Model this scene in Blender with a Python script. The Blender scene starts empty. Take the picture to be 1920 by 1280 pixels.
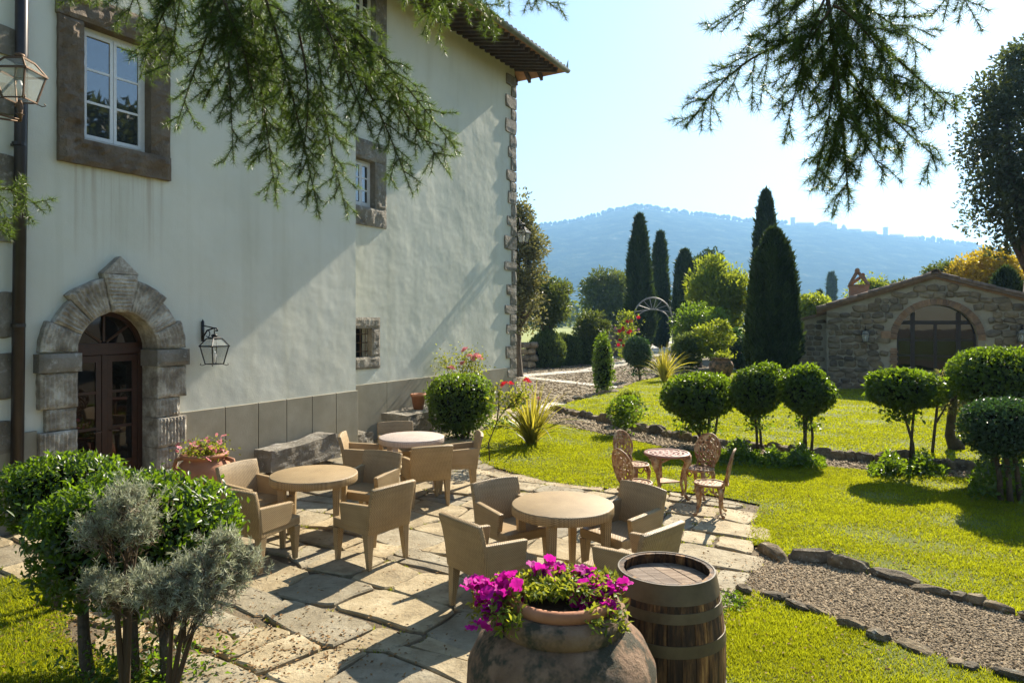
import bpy, bmesh, math, random
import numpy as np
from mathutils import Vector, Matrix, noise

rad = math.radians
sc = bpy.context.scene
rng = np.random.default_rng(7)
random.seed(7)

# ------------------------------------------------------------------ camera, sky, sun, exposure
FPX, CX, HORIZON, CAMZ = 1280.0, 960.0, 602.0, 2.5
cam = bpy.data.cameras.new('camera')
cam.sensor_width = 36.0
cam.lens = 36.0 * FPX / 1920.0
cam.shift_y = -(640.0 - HORIZON) / 1920.0
cam.clip_start = 0.05
cam.clip_end = 20000.0
cam_o = bpy.data.objects.new('camera', cam)
sc.collection.objects.link(cam_o)
cam_o.location = (0, 0, CAMZ)
cam_o.rotation_euler = (rad(90), 0, 0)
sc.camera = cam_o

SUN_AZ = 33.4      # degrees to the right of the view direction
SUN_EL = 35.5
world = bpy.data.worlds.new('World')
sc.world = world
world.use_nodes = True
wn = world.node_tree.nodes
wl = world.node_tree.links
bg = wn['Background']
sky = wn.new('ShaderNodeTexSky')
sky.sky_type = 'NISHITA'
sky.sun_disc = False
sky.sun_elevation = rad(SUN_EL)
sky.sun_rotation = rad(SUN_AZ)
sky.altitude = 300
sky.air_density = 1.0
sky.dust_density = 0.45
sky.ozone_density = 1.0
wl.new(sky.outputs[0], bg.inputs[0])
bg.inputs[1].default_value = 0.070

sun = bpy.data.lights.new('sun', 'SUN')
sun.energy = 5.0
sun.angle = rad(0.5)
sun.color = (1.0, 0.90, 0.74)
sun_o = bpy.data.objects.new('sun', sun)
sc.collection.objects.link(sun_o)
sd = Vector((math.sin(rad(SUN_AZ)) * math.cos(rad(SUN_EL)), math.cos(rad(SUN_AZ)) * math.cos(rad(SUN_EL)), math.sin(rad(SUN_EL))))
sun_o.rotation_euler = sd.to_track_quat('Z', 'Y').to_euler()
sun_o.location = sd * 60

sc.view_settings.view_transform = 'Standard'
sc.view_settings.look = 'None'
sc.view_settings.exposure = 1.5
sc.view_settings.gamma = 1.0
sc.view_settings.use_curve_mapping = False
sc.render.engine = 'CYCLES'
sc.cycles.use_denoising = True
sc.cycles.max_bounces = 7
sc.cycles.diffuse_bounces = 3
sc.cycles.glossy_bounces = 3
sc.cycles.transmission_bounces = 5
sc.cycles.transparent_max_bounces = 8
sc.cycles.volume_bounces = 1
sc.cycles.caustics_reflective = False
sc.cycles.caustics_refractive = False
sc.cycles.sample_clamp_indirect = 6.0

# ------------------------------------------------------------------ coordinates
UX, UY = 0.5007, 0.8656           # along the villa facade, away from the viewer
NX, NY = 0.8656, -0.5007          # out of the facade


def G(px, py, z=0.0):
    """ground point (height z) that the photograph shows at a pixel"""
    d = FPX * (CAMZ - z) / (py - HORIZON)
    return ((px - CX) / FPX * d, d)


def at(px, py, d):
    return Vector(((px - CX) / FPX * d, d, CAMZ + (HORIZON - py) / FPX * d))


def fac(px, py, off):
    """point of the facade plane at distance off: (along, height)"""
    k = (px - CX) / FPX
    d = off / (UY - 0 * k) if False else off / (-(NX * k + NY))
    return (d * (UX * k + UY), CAMZ + (HORIZON - py) / FPX * d)


def st(s, t, z=0.0):
    return Vector((s * UX + t * NX, s * UY + t * NY, z))


# ------------------------------------------------------------------ object helpers
def link(o, parent=None):
    sc.collection.objects.link(o)
    if parent is not None:
        o.parent = parent
    return o


def tag(o, label=None, cat=None, group=None, kind=None):
    if label: o['label'] = label
    if cat: o['category'] = cat
    if group: o['group'] = group
    if kind: o['kind'] = kind
    return o


def empty(name, loc=(0, 0, 0), rz=0.0, label=None, cat=None, group=None, kind=None):
    o = bpy.data.objects.new(name, None)
    o.empty_display_size = 0.1
    link(o)
    o.location = loc
    o.rotation_euler = (0, 0, rz)
    return tag(o, label, cat, group, kind)


def copy_tree(o, parent=None):
    c = o.copy()
    link(c, parent)
    for ch in list(o.children):
        copy_tree(ch, c)
    return c


class MB:
    def __init__(self):
        self.v, self.f = [], []

    def add(self, V, F):
        b = len(self.v)
        self.v += [tuple(p) for p in V]
        self.f += [tuple(i + b for i in f) for f in F]
        return self

    def box(self, x0, x1, y0, y1, z0, z1):
        V = [(x, y, z) for z in (z0, z1) for y in (y0, y1) for x in (x0, x1)]
        return self.add(V, [(0, 2, 3, 1), (4, 5, 7, 6), (0, 1, 5, 4), (2, 6, 7, 3), (0, 4, 6, 2), (1, 3, 7, 5)])

    def hexa(self, V):
        return self.add(V, [(0, 2, 3, 1), (4, 5, 7, 6), (0, 1, 5, 4), (2, 6, 7, 3), (0, 4, 6, 2), (1, 3, 7, 5)])

    def tube(self, pts, r, seg=8, cap=True):
        pts = [Vector(p) for p in pts]
        n = len(pts)
        rs = r if isinstance(r, (list, tuple)) else [r] * n
        V, F = [], []
        ref = None
        for i, p in enumerate(pts):
            d = (pts[min(i + 1, n - 1)] - pts[max(i - 1, 0)])
            d = d.normalized() if d.length > 1e-9 else Vector((0, 0, 1))
            if ref is None:
                ref = d.orthogonal().normalized()
            a = (ref - d * ref.dot(d))
            a = a.normalized() if a.length > 1e-6 else d.orthogonal().normalized()
            ref = a
            b = d.cross(a)
            for k in range(seg):
                t = 2 * math.pi * k / seg
                V.append(p + (a * math.cos(t) + b * math.sin(t)) * rs[i])
        for i in range(n - 1):
            for k in range(seg):
                k2 = (k + 1) % seg
                F.append((i * seg + k, i * seg + k2, (i + 1) * seg + k2, (i + 1) * seg + k))
        if cap:
            F.append(tuple(range(seg - 1, -1, -1)))
            F.append(tuple((n - 1) * seg + k for k in range(seg)))
        return self.add(V, F)

    def lathe(self, prof, seg=24, c=(0, 0, 0)):
        V, F = [], []
        n = len(prof)
        for r, z in prof:
            for k in range(seg):
                t = 2 * math.pi * k / seg
                V.append((c[0] + r * math.cos(t), c[1] + r * math.sin(t), c[2] + z))
        for i in range(n - 1):
            for k in range(seg):
                k2 = (k + 1) % seg
                F.append((i * seg + k, i * seg + k2, (i + 1) * seg + k2, (i + 1) * seg + k))
        return self.add(V, F)

    def prism(self, poly, z0, z1):
        n = len(poly)
        V = [(x, y, z0) for x, y in poly] + [(x, y, z1) for x, y in poly]
        F = [tuple(range(n - 1, -1, -1)), tuple(range(n, 2 * n))]
        F += [(i, (i + 1) % n, n + (i + 1) % n, n + i) for i in range(n)]
        return self.add(V, F)

    def mesh(self, name, mat, smooth=False):
        me = bpy.data.meshes.new(name)
        me.from_pydata(self.v, [], self.f)
        bm = bmesh.new(); bm.from_mesh(me)
        bmesh.ops.recalc_face_normals(bm, faces=bm.faces)
        bm.to_mesh(me); bm.free()
        if mat is not None: me.materials.append(mat)
        if smooth:
            me.polygons.foreach_set('use_smooth', [True] * len(me.polygons))
        me.update()
        return me

    def build(self, name, mat, parent=None, smooth=False, bevel=0.0):
        o = bpy.data.objects.new(name, self.mesh(name, mat, smooth))
        link(o, parent)
        if bevel > 0:
            m = o.modifiers.new('bevel', 'BEVEL'); m.width = bevel; m.segments = 2; m.limit_method = 'ANGLE'
        return o


def np_mesh(name, V, F, mat, parent=None, rnd=None, smooth=False):
    """numpy mesh; F is (M,3) or (M,4)"""
    me = bpy.data.meshes.new(name)
    V = np.asarray(V, dtype=np.float32); F = np.asarray(F, dtype=np.int32)
    k = F.shape[1]
    me.vertices.add(len(V)); me.vertices.foreach_set('co', V.ravel())
    me.loops.add(F.size); me.loops.foreach_set('vertex_index', F.ravel())
    me.polygons.add(len(F))
    me.polygons.foreach_set('loop_start', np.arange(0, F.size, k, dtype=np.int32))
    me.polygons.foreach_set('loop_total', np.full(len(F), k, dtype=np.int32))
    if smooth: me.polygons.foreach_set('use_smooth', np.ones(len(F), dtype=bool))
    if rnd is not None:
        a = me.attributes.new('rnd', 'FLOAT', 'POINT')
        a.data.foreach_set('value', np.asarray(rnd, dtype=np.float32))
    me.update(calc_edges=True); me.validate()
    if mat is not None: me.materials.append(mat)
    o = bpy.data.objects.new(name, me)
    return link(o, parent)


# ------------------------------------------------------------------ materials
def new_mat(name):
    m = bpy.data.materials.new(name)
    m.use_nodes = True
    nt = m.node_tree
    return m, nt, nt.nodes, nt.links, nt.nodes['Principled BSDF']


def ramp(nt, stops):
    r = nt.nodes.new('ShaderNodeValToRGB')
    el = r.color_ramp.elements
    while len(el) > 1: el.remove(el[-1])
    el[0].position, el[0].color = stops[0][0], (*stops[0][1], 1)
    for p, c in stops[1:]:
        e = el.new(p); e.color = (*c, 1)
    return r


def noise_node(nt, scale, detail=6, rough=0.6, coords='Object', vec=None, distortion=0.0):
    tc = nt.nodes.new('ShaderNodeTexCoord')
    n = nt.nodes.new('ShaderNodeTexNoise')
    n.inputs['Scale'].default_value = scale
    n.inputs['Detail'].default_value = detail
    n.inputs['Roughness'].default_value = rough
    n.inputs['Distortion'].default_value = distortion
    if vec is not None:
        mp = nt.nodes.new('ShaderNodeMapping'); mp.inputs['Scale'].default_value = vec
        nt.links.new(tc.outputs[coords], mp.inputs[0]); nt.links.new(mp.outputs[0], n.inputs['Vector'])
    else:
        nt.links.new(tc.outputs[coords], n.inputs['Vector'])
    return n


def geo_noise(nt, scale, detail=6, rough=0.6, vec=None):
    """noise in world position, so copies differ"""
    g = nt.nodes.new('ShaderNodeNewGeometry')
    n = nt.nodes.new('ShaderNodeTexNoise')
    n.inputs['Scale'].default_value = scale; n.inputs['Detail'].default_value = detail; n.inputs['Roughness'].default_value = rough
    if vec is not None:
        mp = nt.nodes.new('ShaderNodeMapping'); mp.inputs['Scale'].default_value = vec
        nt.links.new(g.outputs['Position'], mp.inputs[0]); nt.links.new(mp.outputs[0], n.inputs['Vector'])
    else:
        nt.links.new(g.outputs['Position'], n.inputs['Vector'])
    return n


def mixc(nt, fac, a, b, mode='MIX'):
    m = nt.nodes.new('ShaderNodeMix'); m.data_type = 'RGBA'; m.blend_type = mode
    for sock, v in ((m.inputs['Factor'], fac), (m.inputs['A'], a), (m.inputs['B'], b)):
        if isinstance(v, (int, float)): sock.default_value = v
        elif isinstance(v, tuple): sock.default_value = (*v, 1)
        else: nt.links.new(v, sock)
    return m.outputs['Result']


def bump(nt, h, strength, dist, bsdf, prev=None):
    b = nt.nodes.new('ShaderNodeBump')
    b.inputs['Strength'].default_value = strength
    b.inputs['Distance'].default_value = dist
    nt.links.new(h, b.inputs['Height'])
    if prev is not None: nt.links.new(prev, b.inputs['Normal'])
    if bsdf is not None: nt.links.new(b.outputs[0], bsdf.inputs['Normal'])
    return b.outputs[0]


def stone_mat(name, stops, scale=3.0, bscale=18.0, bstr=0.6, bdist=0.02, rough=0.9, vec=None, spots=None, objrand=0.0):
    m, nt, N, L, b = new_mat(name)
    n1 = geo_noise(nt, scale, 8, 0.65, vec)
    r = ramp(nt, stops)
    L.new(n1.outputs['Fac'], r.inputs[0])
    col = r.outputs[0]
    if spots:
        n3 = geo_noise(nt, spots[0], 4, 0.7)
        r3 = ramp(nt, [(spots[1], (0, 0, 0)), (spots[2], (1, 1, 1))])
        L.new(n3.outputs['Fac'], r3.inputs[0])
        col = mixc(nt, r3.outputs[0], col, spots[3])
    if objrand:
        oi = N.new('ShaderNodeObjectInfo')
        r4 = ramp(nt, [(0, (1 - 1.2 * objrand, 1 - 1.25 * objrand, 1 - 1.3 * objrand)), (0.3, (0.94, 0.97, 1.02)), (0.65, (1.04, 0.97, 0.84)), (1, (1 + objrand, 1 + objrand * .9, 1 + objrand * 0.7))])
        L.new(oi.outputs['Random'], r4.inputs[0])
        col = mixc(nt, 1.0, col, r4.outputs[0], 'MULTIPLY')
    L.new(col, b.inputs['Base Color'])
    b.inputs['Roughness'].default_value = rough
    n2 = geo_noise(nt, bscale, 8, 0.7, vec)
    bump(nt, n2.outputs['Fac'], bstr, bdist, b)
    return m


def leaf_mat(name, dark, light, trans, tmix=0.4, rough=0.4, spec=0.5):
    m, nt, N, L, b = new_mat(name)
    at_ = N.new('ShaderNodeAttribute'); at_.attribute_name = 'rnd'
    r = ramp(nt, [(0.0, dark), (0.75, light), (1.0, tuple(min(1, c * 1.25) for c in light))])
    L.new(at_.outputs['Fac'], r.inputs[0])
    L.new(r.outputs[0], b.inputs['Base Color'])
    b.inputs['Roughness'].default_value = rough
    b.inputs['Specular IOR Level'].default_value = spec
    t = N.new('ShaderNodeBsdfTranslucent')
    r2 = ramp(nt, [(0.0, tuple(c * 0.6 for c in trans)), (1.0, trans)])
    L.new(at_.outputs['Fac'], r2.inputs[0]); L.new(r2.outputs[0], t.inputs[0])
    mx = N.new('ShaderNodeMixShader'); mx.inputs[0].default_value = tmix
    L.new(b.outputs[0], mx.inputs[1]); L.new(t.outputs[0], mx.inputs[2])
    L.new(mx.outputs[0], N['Material Output'].inputs[0])
    return m


def plain(name, col, rough=0.6, metal=0.0, nscale=None, var=0.25, bstr=0.0, spec=0.5):
    m, nt, N, L, b = new_mat(name)
    b.inputs['Roughness'].default_value = rough
    b.inputs['Metallic'].default_value = metal
    b.inputs['Specular IOR Level'].default_value = spec
    n = geo_noise(nt, nscale or 12, 6, 0.65)
    r = ramp(nt, [(0.3, tuple(c * (1 - var) for c in col)), (0.7, tuple(min(1, c * (1 + var)) for c in col))])
    L.new(n.outputs['Fac'], r.inputs[0]); L.new(r.outputs[0], b.inputs['Base Color'])
    if bstr: bump(nt, n.outputs['Fac'], bstr, 0.01, b)
    return m


M = {}


def plaster():
    m, nt, N, L, b = new_mat('plaster')
    n = noise_node(nt, 0.5, 5, 0.6)
    r = ramp(nt, [(0.3, (0.60, 0.60, 0.50)), (0.7, (0.72, 0.715, 0.61))])
    L.new(n.outputs['Fac'], r.inputs[0])
    # vertical water streaks
    n2 = noise_node(nt, 1.0, 5, 0.6, vec=(2.6, 2.6, 0.12))
    r2 = ramp(nt, [(0.52, (1, 1, 1)), (0.75, (0.89, 0.88, 0.84))])
    L.new(n2.outputs['Fac'], r2.inputs[0])
    col = mixc(nt, 1.0, r.outputs[0], r2.outputs[0], 'MULTIPLY')
    tc = N.new('ShaderNodeTexCoord'); sp = N.new('ShaderNodeSeparateXYZ'); L.new(tc.outputs['Object'], sp.inputs[0])
    def box_mask(sock, a0, a1, b0, b1):
        m1 = N.new('ShaderNodeMapRange'); m1.inputs[1].default_value, m1.inputs[2].default_value = a0, a1
        m2 = N.new('ShaderNodeMapRange'); m2.inputs[1].default_value, m2.inputs[2].default_value = b1, b0
        L.new(sock, m1.inputs[0]); L.new(sock, m2.inputs[0])
        k = N.new('ShaderNodeMath'); k.operation = 'MULTIPLY'; L.new(m1.outputs[0], k.inputs[0]); L.new(m2.outputs[0], k.inputs[1])
        return k.outputs[0]
    k = N.new('ShaderNodeMath'); k.operation = 'MULTIPLY'
    L.new(box_mask(sp.outputs[0], 4.6, 4.75, 5.85, 6.05), k.inputs[0]); L.new(box_mask(sp.outputs[2], 3.2, 4.4, 4.55, 4.6), k.inputs[1])
    n6 = noise_node(nt, 1.0, 4, 0.6, vec=(11, 1, 0.25))
    r6 = ramp(nt, [(0.50, (0, 0, 0)), (0.68, (1, 1, 1))]); L.new(n6.outputs['Fac'], r6.inputs[0])
    k2 = N.new('ShaderNodeMath'); k2.operation = 'MULTIPLY'; L.new(k.outputs[0], k2.inputs[0]); L.new(r6.outputs[0], k2.inputs[1])
    k3 = N.new('ShaderNodeMath'); k3.operation = 'MULTIPLY'; L.new(k2.outputs[0], k3.inputs[0]); k3.inputs[1].default_value = 0.55
    col = mixc(nt, k3.outputs[0], col, (0.34, 0.25, 0.15))
    L.new(col, b.inputs['Base Color'])
    b.inputs['Roughness'].default_value = 0.92
    b.inputs['Specular IOR Level'].default_value = 0.15
    nb = noise_node(nt, 0.9, 3, 0.5)
    p = bump(nt, nb.outputs['Fac'], 1.0, 0.048, None)
    nb2 = noise_node(nt, 4.5, 4, 0.6)
    p2 = bump(nt, nb2.outputs['Fac'], 0.4, 0.012, None, p)
    nb3 = noise_node(nt, 55, 4, 0.7)
    bump(nt, nb3.outputs['Fac'], 0.4, 0.006, b, p2)
    return m


M['plaster'] = plaster()
M['plinth'] = stone_mat('plinth_render', [(0.3, (0.235, 0.21, 0.145)), (0.7, (0.36, 0.325, 0.24))], 1.4, 40, 0.35, 0.01)
M['pietra'] = stone_mat('grey_sandstone', [(0.25, (0.10, 0.085, 0.062)), (0.5, (0.22, 0.195, 0.15)), (0.8, (0.34, 0.31, 0.26))], 2.2, 14, 0.9, 0.05, spots=(9, 0.55, 0.7, (0.42, 0.40, 0.35)))


def tooled_stone():
    m, nt, N, L, b = new_mat('tooled_sandstone')
    n = noise_node(nt, 5, 8, 0.7)
    r = ramp(nt, [(0.30, (0.13, 0.105, 0.075)), (0.5, (0.34, 0.30, 0.235)), (0.66, (0.62, 0.58, 0.49))])
    L.new(n.outputs['Fac'], r.inputs[0]); L.new(r.outputs[0], b.inputs['Base Color'])
    b.inputs['Roughness'].default_value = 0.92
    nb = noise_node(nt, 20, 6, 0.7)
    bump(nt, nb.outputs['Fac'], 0.8, 0.03, b)
    return m


M['tooled'] = tooled_stone()
M['brownstone'] = stone_mat('brown_sandstone', [(0.25, (0.085, 0.06, 0.038)), (0.5, (0.18, 0.135, 0.09)), (0.8, (0.26, 0.215, 0.16))], 2.5, 9, 0.9, 0.08)
M['flag'] = stone_mat('flagstone', [(0.25, (0.165, 0.13, 0.075)), (0.45, (0.30, 0.245, 0.15)), (0.62, (0.40, 0.34, 0.225)), (0.8, (0.47, 0.415, 0.31))], 3.2, 22, 0.75, 0.025, 0.85,
                      spots=(14, 0.56, 0.74, (0.15, 0.13, 0.085)), objrand=0.3)
M['slabpath'] = stone_mat('path_slab', [(0.3, (0.40, 0.36, 0.29)), (0.7, (0.55, 0.51, 0.43))], 2, 22, 0.5, 0.02, objrand=0.12)
M['edge'] = stone_mat('edging_stone', [(0.25, (0.08, 0.06, 0.032)), (0.5, (0.19, 0.145, 0.085)), (0.75, (0.36, 0.30, 0.20))], 9, 26, 1.0, 0.04, objrand=0.35, spots=(17, 0.58, 0.68, (0.42, 0.40, 0.31)))
M['rubble'] = stone_mat('rubble_stone', [(0.25, (0.10, 0.08, 0.052)), (0.5, (0.205, 0.17, 0.115)), (0.75, (0.34, 0.285, 0.20))], 2.8, 14, 0.9, 0.04, objrand=0.38)
M['mortar'] = stone_mat('lime_mortar', [(0.3, (0.33, 0.285, 0.20)), (0.7, (0.48, 0.43, 0.32))], 3, 25, 0.8, 0.03)
M['brick'] = stone_mat('old_brick', [(0.3, (0.20, 0.12, 0.07)), (0.7, (0.36, 0.24, 0.15))], 6, 30, 0.5, 0.01, objrand=0.25)
M['terracotta'] = stone_mat('terracotta', [(0.25, (0.30, 0.115, 0.05)), (0.6, (0.45, 0.19, 0.09)), (0.85, (0.55, 0.29, 0.16))], 5, 26, 0.35, 0.01, 0.75)
M['oldterracotta'] = stone_mat('mossy_terracotta', [(0.25, (0.10, 0.055, 0.028)), (0.5, (0.23, 0.135, 0.075)), (0.75, (0.36, 0.24, 0.15))], 3.2, 24, 0.8, 0.02, 0.9,
                               spots=(5, 0.46, 0.58, (0.05, 0.045, 0.025)))
M['roofterra'] = stone_mat('roof_tile', [(0.25, (0.13, 0.09, 0.06)), (0.6, (0.25, 0.175, 0.115)), (0.85, (0.38, 0.30, 0.22))], 5, 20, 0.5, 0.02, 0.9, objrand=0.2)
M['rafter'] = plain('dark_timber', (0.055, 0.035, 0.02), 0.8, 0, 9, 0.4, 0.4)
M['pianelle'] = stone_mat('eaves_tile', [(0.3, (0.30, 0.15, 0.07)), (0.7, (0.48, 0.27, 0.14))], 4, 20, 0.4, 0.01)
M['gutter'] = plain('weathered_copper', (0.16, 0.17, 0.13), 0.5, 0.5, 6, 0.4)
M['pipe'] = plain('dark_pipe', (0.030, 0.024, 0.021), 0.35, 0.3, 5, 0.3)
M['iron'] = plain('black_iron', (0.018, 0.016, 0.015), 0.5, 0.4, 30, 0.4)
M['bronze'] = plain('weathered_bronze', (0.11, 0.065, 0.035), 0.5, 0.6, 20, 0.4)
M['whitepaint'] = plain('white_paint', (0.72, 0.72, 0.70), 0.45, 0, 20, 0.06)
M['doorwood'] = plain('brown_door', (0.045, 0.017, 0.008), 0.4, 0, 14, 0.3)
M['darkwood'] = plain('near_black_wood', (0.03, 0.017, 0.010), 0.5, 0, 14, 0.3)
M['dark'] = plain('dark_backing', (0.006, 0.005, 0.005), 0.9, 0, 3, 0.2)  # near-black sheet behind the openings; its colour stands in for unlit rooms
M['bark'] = stone_mat('bark', [(0.25, (0.035, 0.024, 0.014)), (0.6, (0.10, 0.075, 0.045)), (0.85, (0.17, 0.14, 0.095))], 12, 30, 0.9, 0.02)
M['twig'] = plain('twig', (0.06, 0.035, 0.02), 0.8, 0, 30, 0.3)
M['core'] = plain('dark_hull', (0.010, 0.012, 0.005), 1.0, 0, 14, 0.5, spec=0.0)  # solid near-black hull closes the crowns; inner shade put into its colour


def glass_mat(name, tint=(0.03, 0.035, 0.035), rough=0.02, ior=1.9):
    m, nt, N, L, b = new_mat(name)
    b.inputs['Base Color'].default_value = (*tint, 1)
    b.inputs['Roughness'].default_value = rough
    b.inputs["IOR"].default_value = ior
    n = noise_node(nt, 1.6, 2, 0.5)
    bump(nt, n.outputs['Fac'], 0.12, 0.01, b)
    return m


M['glass'] = glass_mat('window_glass', ior=2.6)
M['doorglass'] = glass_mat('door_glass', (0.006, 0.005, 0.004), 0.02, 1.5)
lm, nt_, N_, L_, b_ = new_mat('lamp_glass')
b_.inputs['Base Color'].default_value = (0.55, 0.57, 0.50, 1)
b_.inputs['Roughness'].default_value = 0.12
tr_ = N_.new('ShaderNodeBsdfTransparent'); mx_ = N_.new('ShaderNodeMixShader'); mx_.inputs[0].default_value = 0.68
L_.new(b_.outputs[0], mx_.inputs[1]); L_.new(tr_.outputs[0], mx_.inputs[2]); L_.new(mx_.outputs[0], N_['Material Output'].inputs[0])
M['lampglass'] = lm


def wicker(name, c1, c2):
    m, nt, N, L, b = new_mat(name)
    tc = N.new('ShaderNodeTexCoord')
    sp = N.new('ShaderNodeSeparateXYZ')
    L.new(tc.outputs['Object'], sp.inputs[0])

    def mth(op, a, b2=None):
        k = N.new('ShaderNodeMath'); k.operation = op
        for i, v in enumerate((a, b2)):
            if v is None: continue
            if isinstance(v, (int, float)): k.inputs[i].default_value = v
            else: L.new(v, k.inputs[i])
        return k.outputs[0]
    K = 2 * math.pi / 0.020
    sx = mth('SINE', mth('MULTIPLY', sp.outputs[0], K))
    sy = mth('SINE', mth('MULTIPLY', sp.outputs[1], K))
    sz = mth('SINE', mth('MULTIPLY', sp.outputs[2], K))
    sxy = mth('SINE', mth('MULTIPLY', mth('ADD', sp.outputs[0], sp.outputs[1]), K))
    w = mth('ADD', mth('MULTIPLY', sxy, sz), mth('MULTIPLY', sx, sy))
    w = mth('ADD', mth('MULTIPLY', w, 0.3), 0.5)
    n = noise_node(nt, 3.0, 4, 0.6)
    n5 = noise_node(nt, 1.0, 4, 0.6, vec=(2.0, 2.0, 40.0))
    f = mth('ADD', mth('ADD', mth('MULTIPLY', w, 0.5), mth('MULTIPLY', n.outputs['Fac'], 0.42)), mth('MULTIPLY', n5.outputs['Fac'], 0.22))
    r = ramp(nt, [(0.25, c1), (0.8, c2)])
    L.new(f, r.inputs[0]); L.new(r.outputs[0], b.inputs['Base Color'])
    b.inputs['Roughness'].default_value = 0.5
    b.inputs['Specular IOR Level'].default_value = 0.35
    bump(nt, w, 0.55, 0.006, b)
    return m


M['wicker'] = wicker('wicker', (0.13, 0.080, 0.032), (0.50, 0.36, 0.19))
M['greywicker'] = wicker('pale_wicker', (0.36, 0.29, 0.24), (0.62, 0.52, 0.45))
M['castiron'] = stone_mat('rusted_paint', [(0.32, (0.15, 0.045, 0.018)), (0.48, (0.34, 0.17, 0.07)), (0.64, (0.58, 0.43, 0.24))], 14, 40, 0.5, 0.006, 0.6)
M['casttop'] = stone_mat('rose_paint', [(0.3, (0.21, 0.08, 0.05)), (0.7, (0.42, 0.22, 0.15))], 10, 40, 0.4, 0.005, 0.55)

# foliage
M['hedge'] = leaf_mat('hedge_leaf', (0.010, 0.030, 0.005), (0.046, 0.095, 0.010), (0.30, 0.50, 0.015), 0.38, 0.40, 0.5)
M['laurel'] = leaf_mat('laurel_leaf', (0.011, 0.030, 0.005), (0.048, 0.090, 0.010), (0.34, 0.52, 0.015), 0.38, 0.40, 0.5)
M['darktopiary'] = leaf_mat('dark_topiary_leaf', (0.012, 0.032, 0.014), (0.038, 0.075, 0.032), (0.10, 0.22, 0.03), 0.28, 0.46, 0.4)
M['cypress'] = leaf_mat('cypress_leaf', (0.009, 0.024, 0.010), (0.036, 0.062, 0.018), (0.10, 0.16, 0.02), 0.22, 0.6, 0.25)
M['tree'] = leaf_mat('tree_leaf', (0.028, 0.048, 0.014), (0.085, 0.115, 0.03), (0.22, 0.27, 0.03), 0.38, 0.5, 0.3)
M['olive'] = leaf_mat('olive_leaf', (0.045, 0.055, 0.028), (0.14, 0.15, 0.075), (0.30, 0.28, 0.07), 0.38, 0.5, 0.35)
M['lime'] = leaf_mat('light_green_leaf', (0.05, 0.095, 0.010), (0.15, 0.20, 0.018), (0.45, 0.52, 0.03), 0.5, 0.5, 0.3)
M['yellow'] = leaf_mat('yellow_leaf', (0.20, 0.15, 0.02), (0.50, 0.36, 0.03), (0.75, 0.55, 0.03), 0.45, 0.5, 0.2)
M['oak'] = leaf_mat('holm_oak_leaf', (0.014, 0.024, 0.010), (0.050, 0.066, 0.026), (0.16, 0.20, 0.04), 0.30, 0.45, 0.4)
M['rosemary'] = leaf_mat('rosemary_leaf', (0.022, 0.045, 0.012), (0.085, 0.125, 0.035), (0.26, 0.34, 0.05), 0.4, 0.6, 0.2)
M['lavender'] = leaf_mat('lavender_leaf', (0.17, 0.19, 0.13), (0.50, 0.51, 0.38), (0.52, 0.55, 0.34), 0.40, 0.6, 0.25)
M['drystem'] = leaf_mat('dry_stem', (0.10, 0.07, 0.045), (0.26, 0.20, 0.14), (0.25, 0.18, 0.10), 0.2, 0.8, 0.1)
M['strap'] = leaf_mat('strap_leaf', (0.05, 0.075, 0.010), (0.20, 0.20, 0.03), (0.60, 0.52, 0.05), 0.48, 0.42, 0.4)
M['yellowstrap'] = leaf_mat('yellow_strap_leaf', (0.12, 0.15, 0.02), (0.42, 0.38, 0.05), (0.70, 0.60, 0.06), 0.42, 0.45, 0.4)
M['petleaf'] = leaf_mat('petunia_leaf', (0.07, 0.13, 0.015), (0.20, 0.27, 0.03), (0.50, 0.52, 0.04), 0.45, 0.5, 0.3)
M['magenta'] = leaf_mat('magenta_petal', (0.30, 0.004, 0.17), (0.52, 0.010, 0.33), (0.70, 0.02, 0.42), 0.42, 0.6, 0.2)
M['pink'] = leaf_mat('pink_petal', (0.55, 0.15, 0.20), (0.75, 0.33, 0.38), (0.85, 0.30, 0.34), 0.4, 0.6, 0.2)
M['red'] = leaf_mat('red_petal', (0.40, 0.008, 0.02), (0.62, 0.02, 0.05), (0.80, 0.03, 0.05), 0.4, 0.6, 0.2)
M['needle'] = leaf_mat('cedar_needle', (0.022, 0.045, 0.012), (0.070, 0.110, 0.026), (0.22, 0.34, 0.03), 0.38, 0.4, 0.5)
M['grass'] = leaf_mat('grass_blade', (0.050, 0.085, 0.004), (0.18, 0.225, 0.010), (0.55, 0.58, 0.016), 0.5, 0.5, 0.2)
M['litter'] = leaf_mat('dry_leaf', (0.10, 0.05, 0.02), (0.32, 0.19, 0.08), (0.35, 0.2, 0.06), 0.25, 0.7, 0.2)


def ground_mat(name, stops, scale, bscale, bstr=0.8, bdist=0.03, spots=None):
    return stone_mat(name, stops, scale, bscale, bstr, bdist, 0.95, None, spots)


M['soil'] = ground_mat('soil', [(0.3, (0.10, 0.07, 0.038)), (0.55, (0.19, 0.145, 0.085)), (0.8, (0.29, 0.235, 0.15))], 2.2, 40, 0.9, 0.03, spots=(1.3, 0.55, 0.68, (0.10, 0.12, 0.03)))
M['lawn'] = ground_mat('lawn_turf', [(0.3, (0.075, 0.10, 0.006)), (0.55, (0.135, 0.16, 0.012)), (0.8, (0.20, 0.19, 0.03))], 1.3, 60, 0.8, 0.02, spots=(3.0, 0.64, 0.76, (0.14, 0.11, 0.05)))
M['field'] = ground_mat('meadow', [(0.3, (0.17, 0.20, 0.03)), (0.7, (0.25, 0.27, 0.045))], 0.08, 3, 0.5, 0.05)
M['gravelbed'] = ground_mat('gravel_bed', [(0.3, (0.12, 0.09, 0.05)), (0.6, (0.24, 0.19, 0.115)), (0.8, (0.34, 0.28, 0.19))], 30, 55, 1.0, 0.03)
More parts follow.
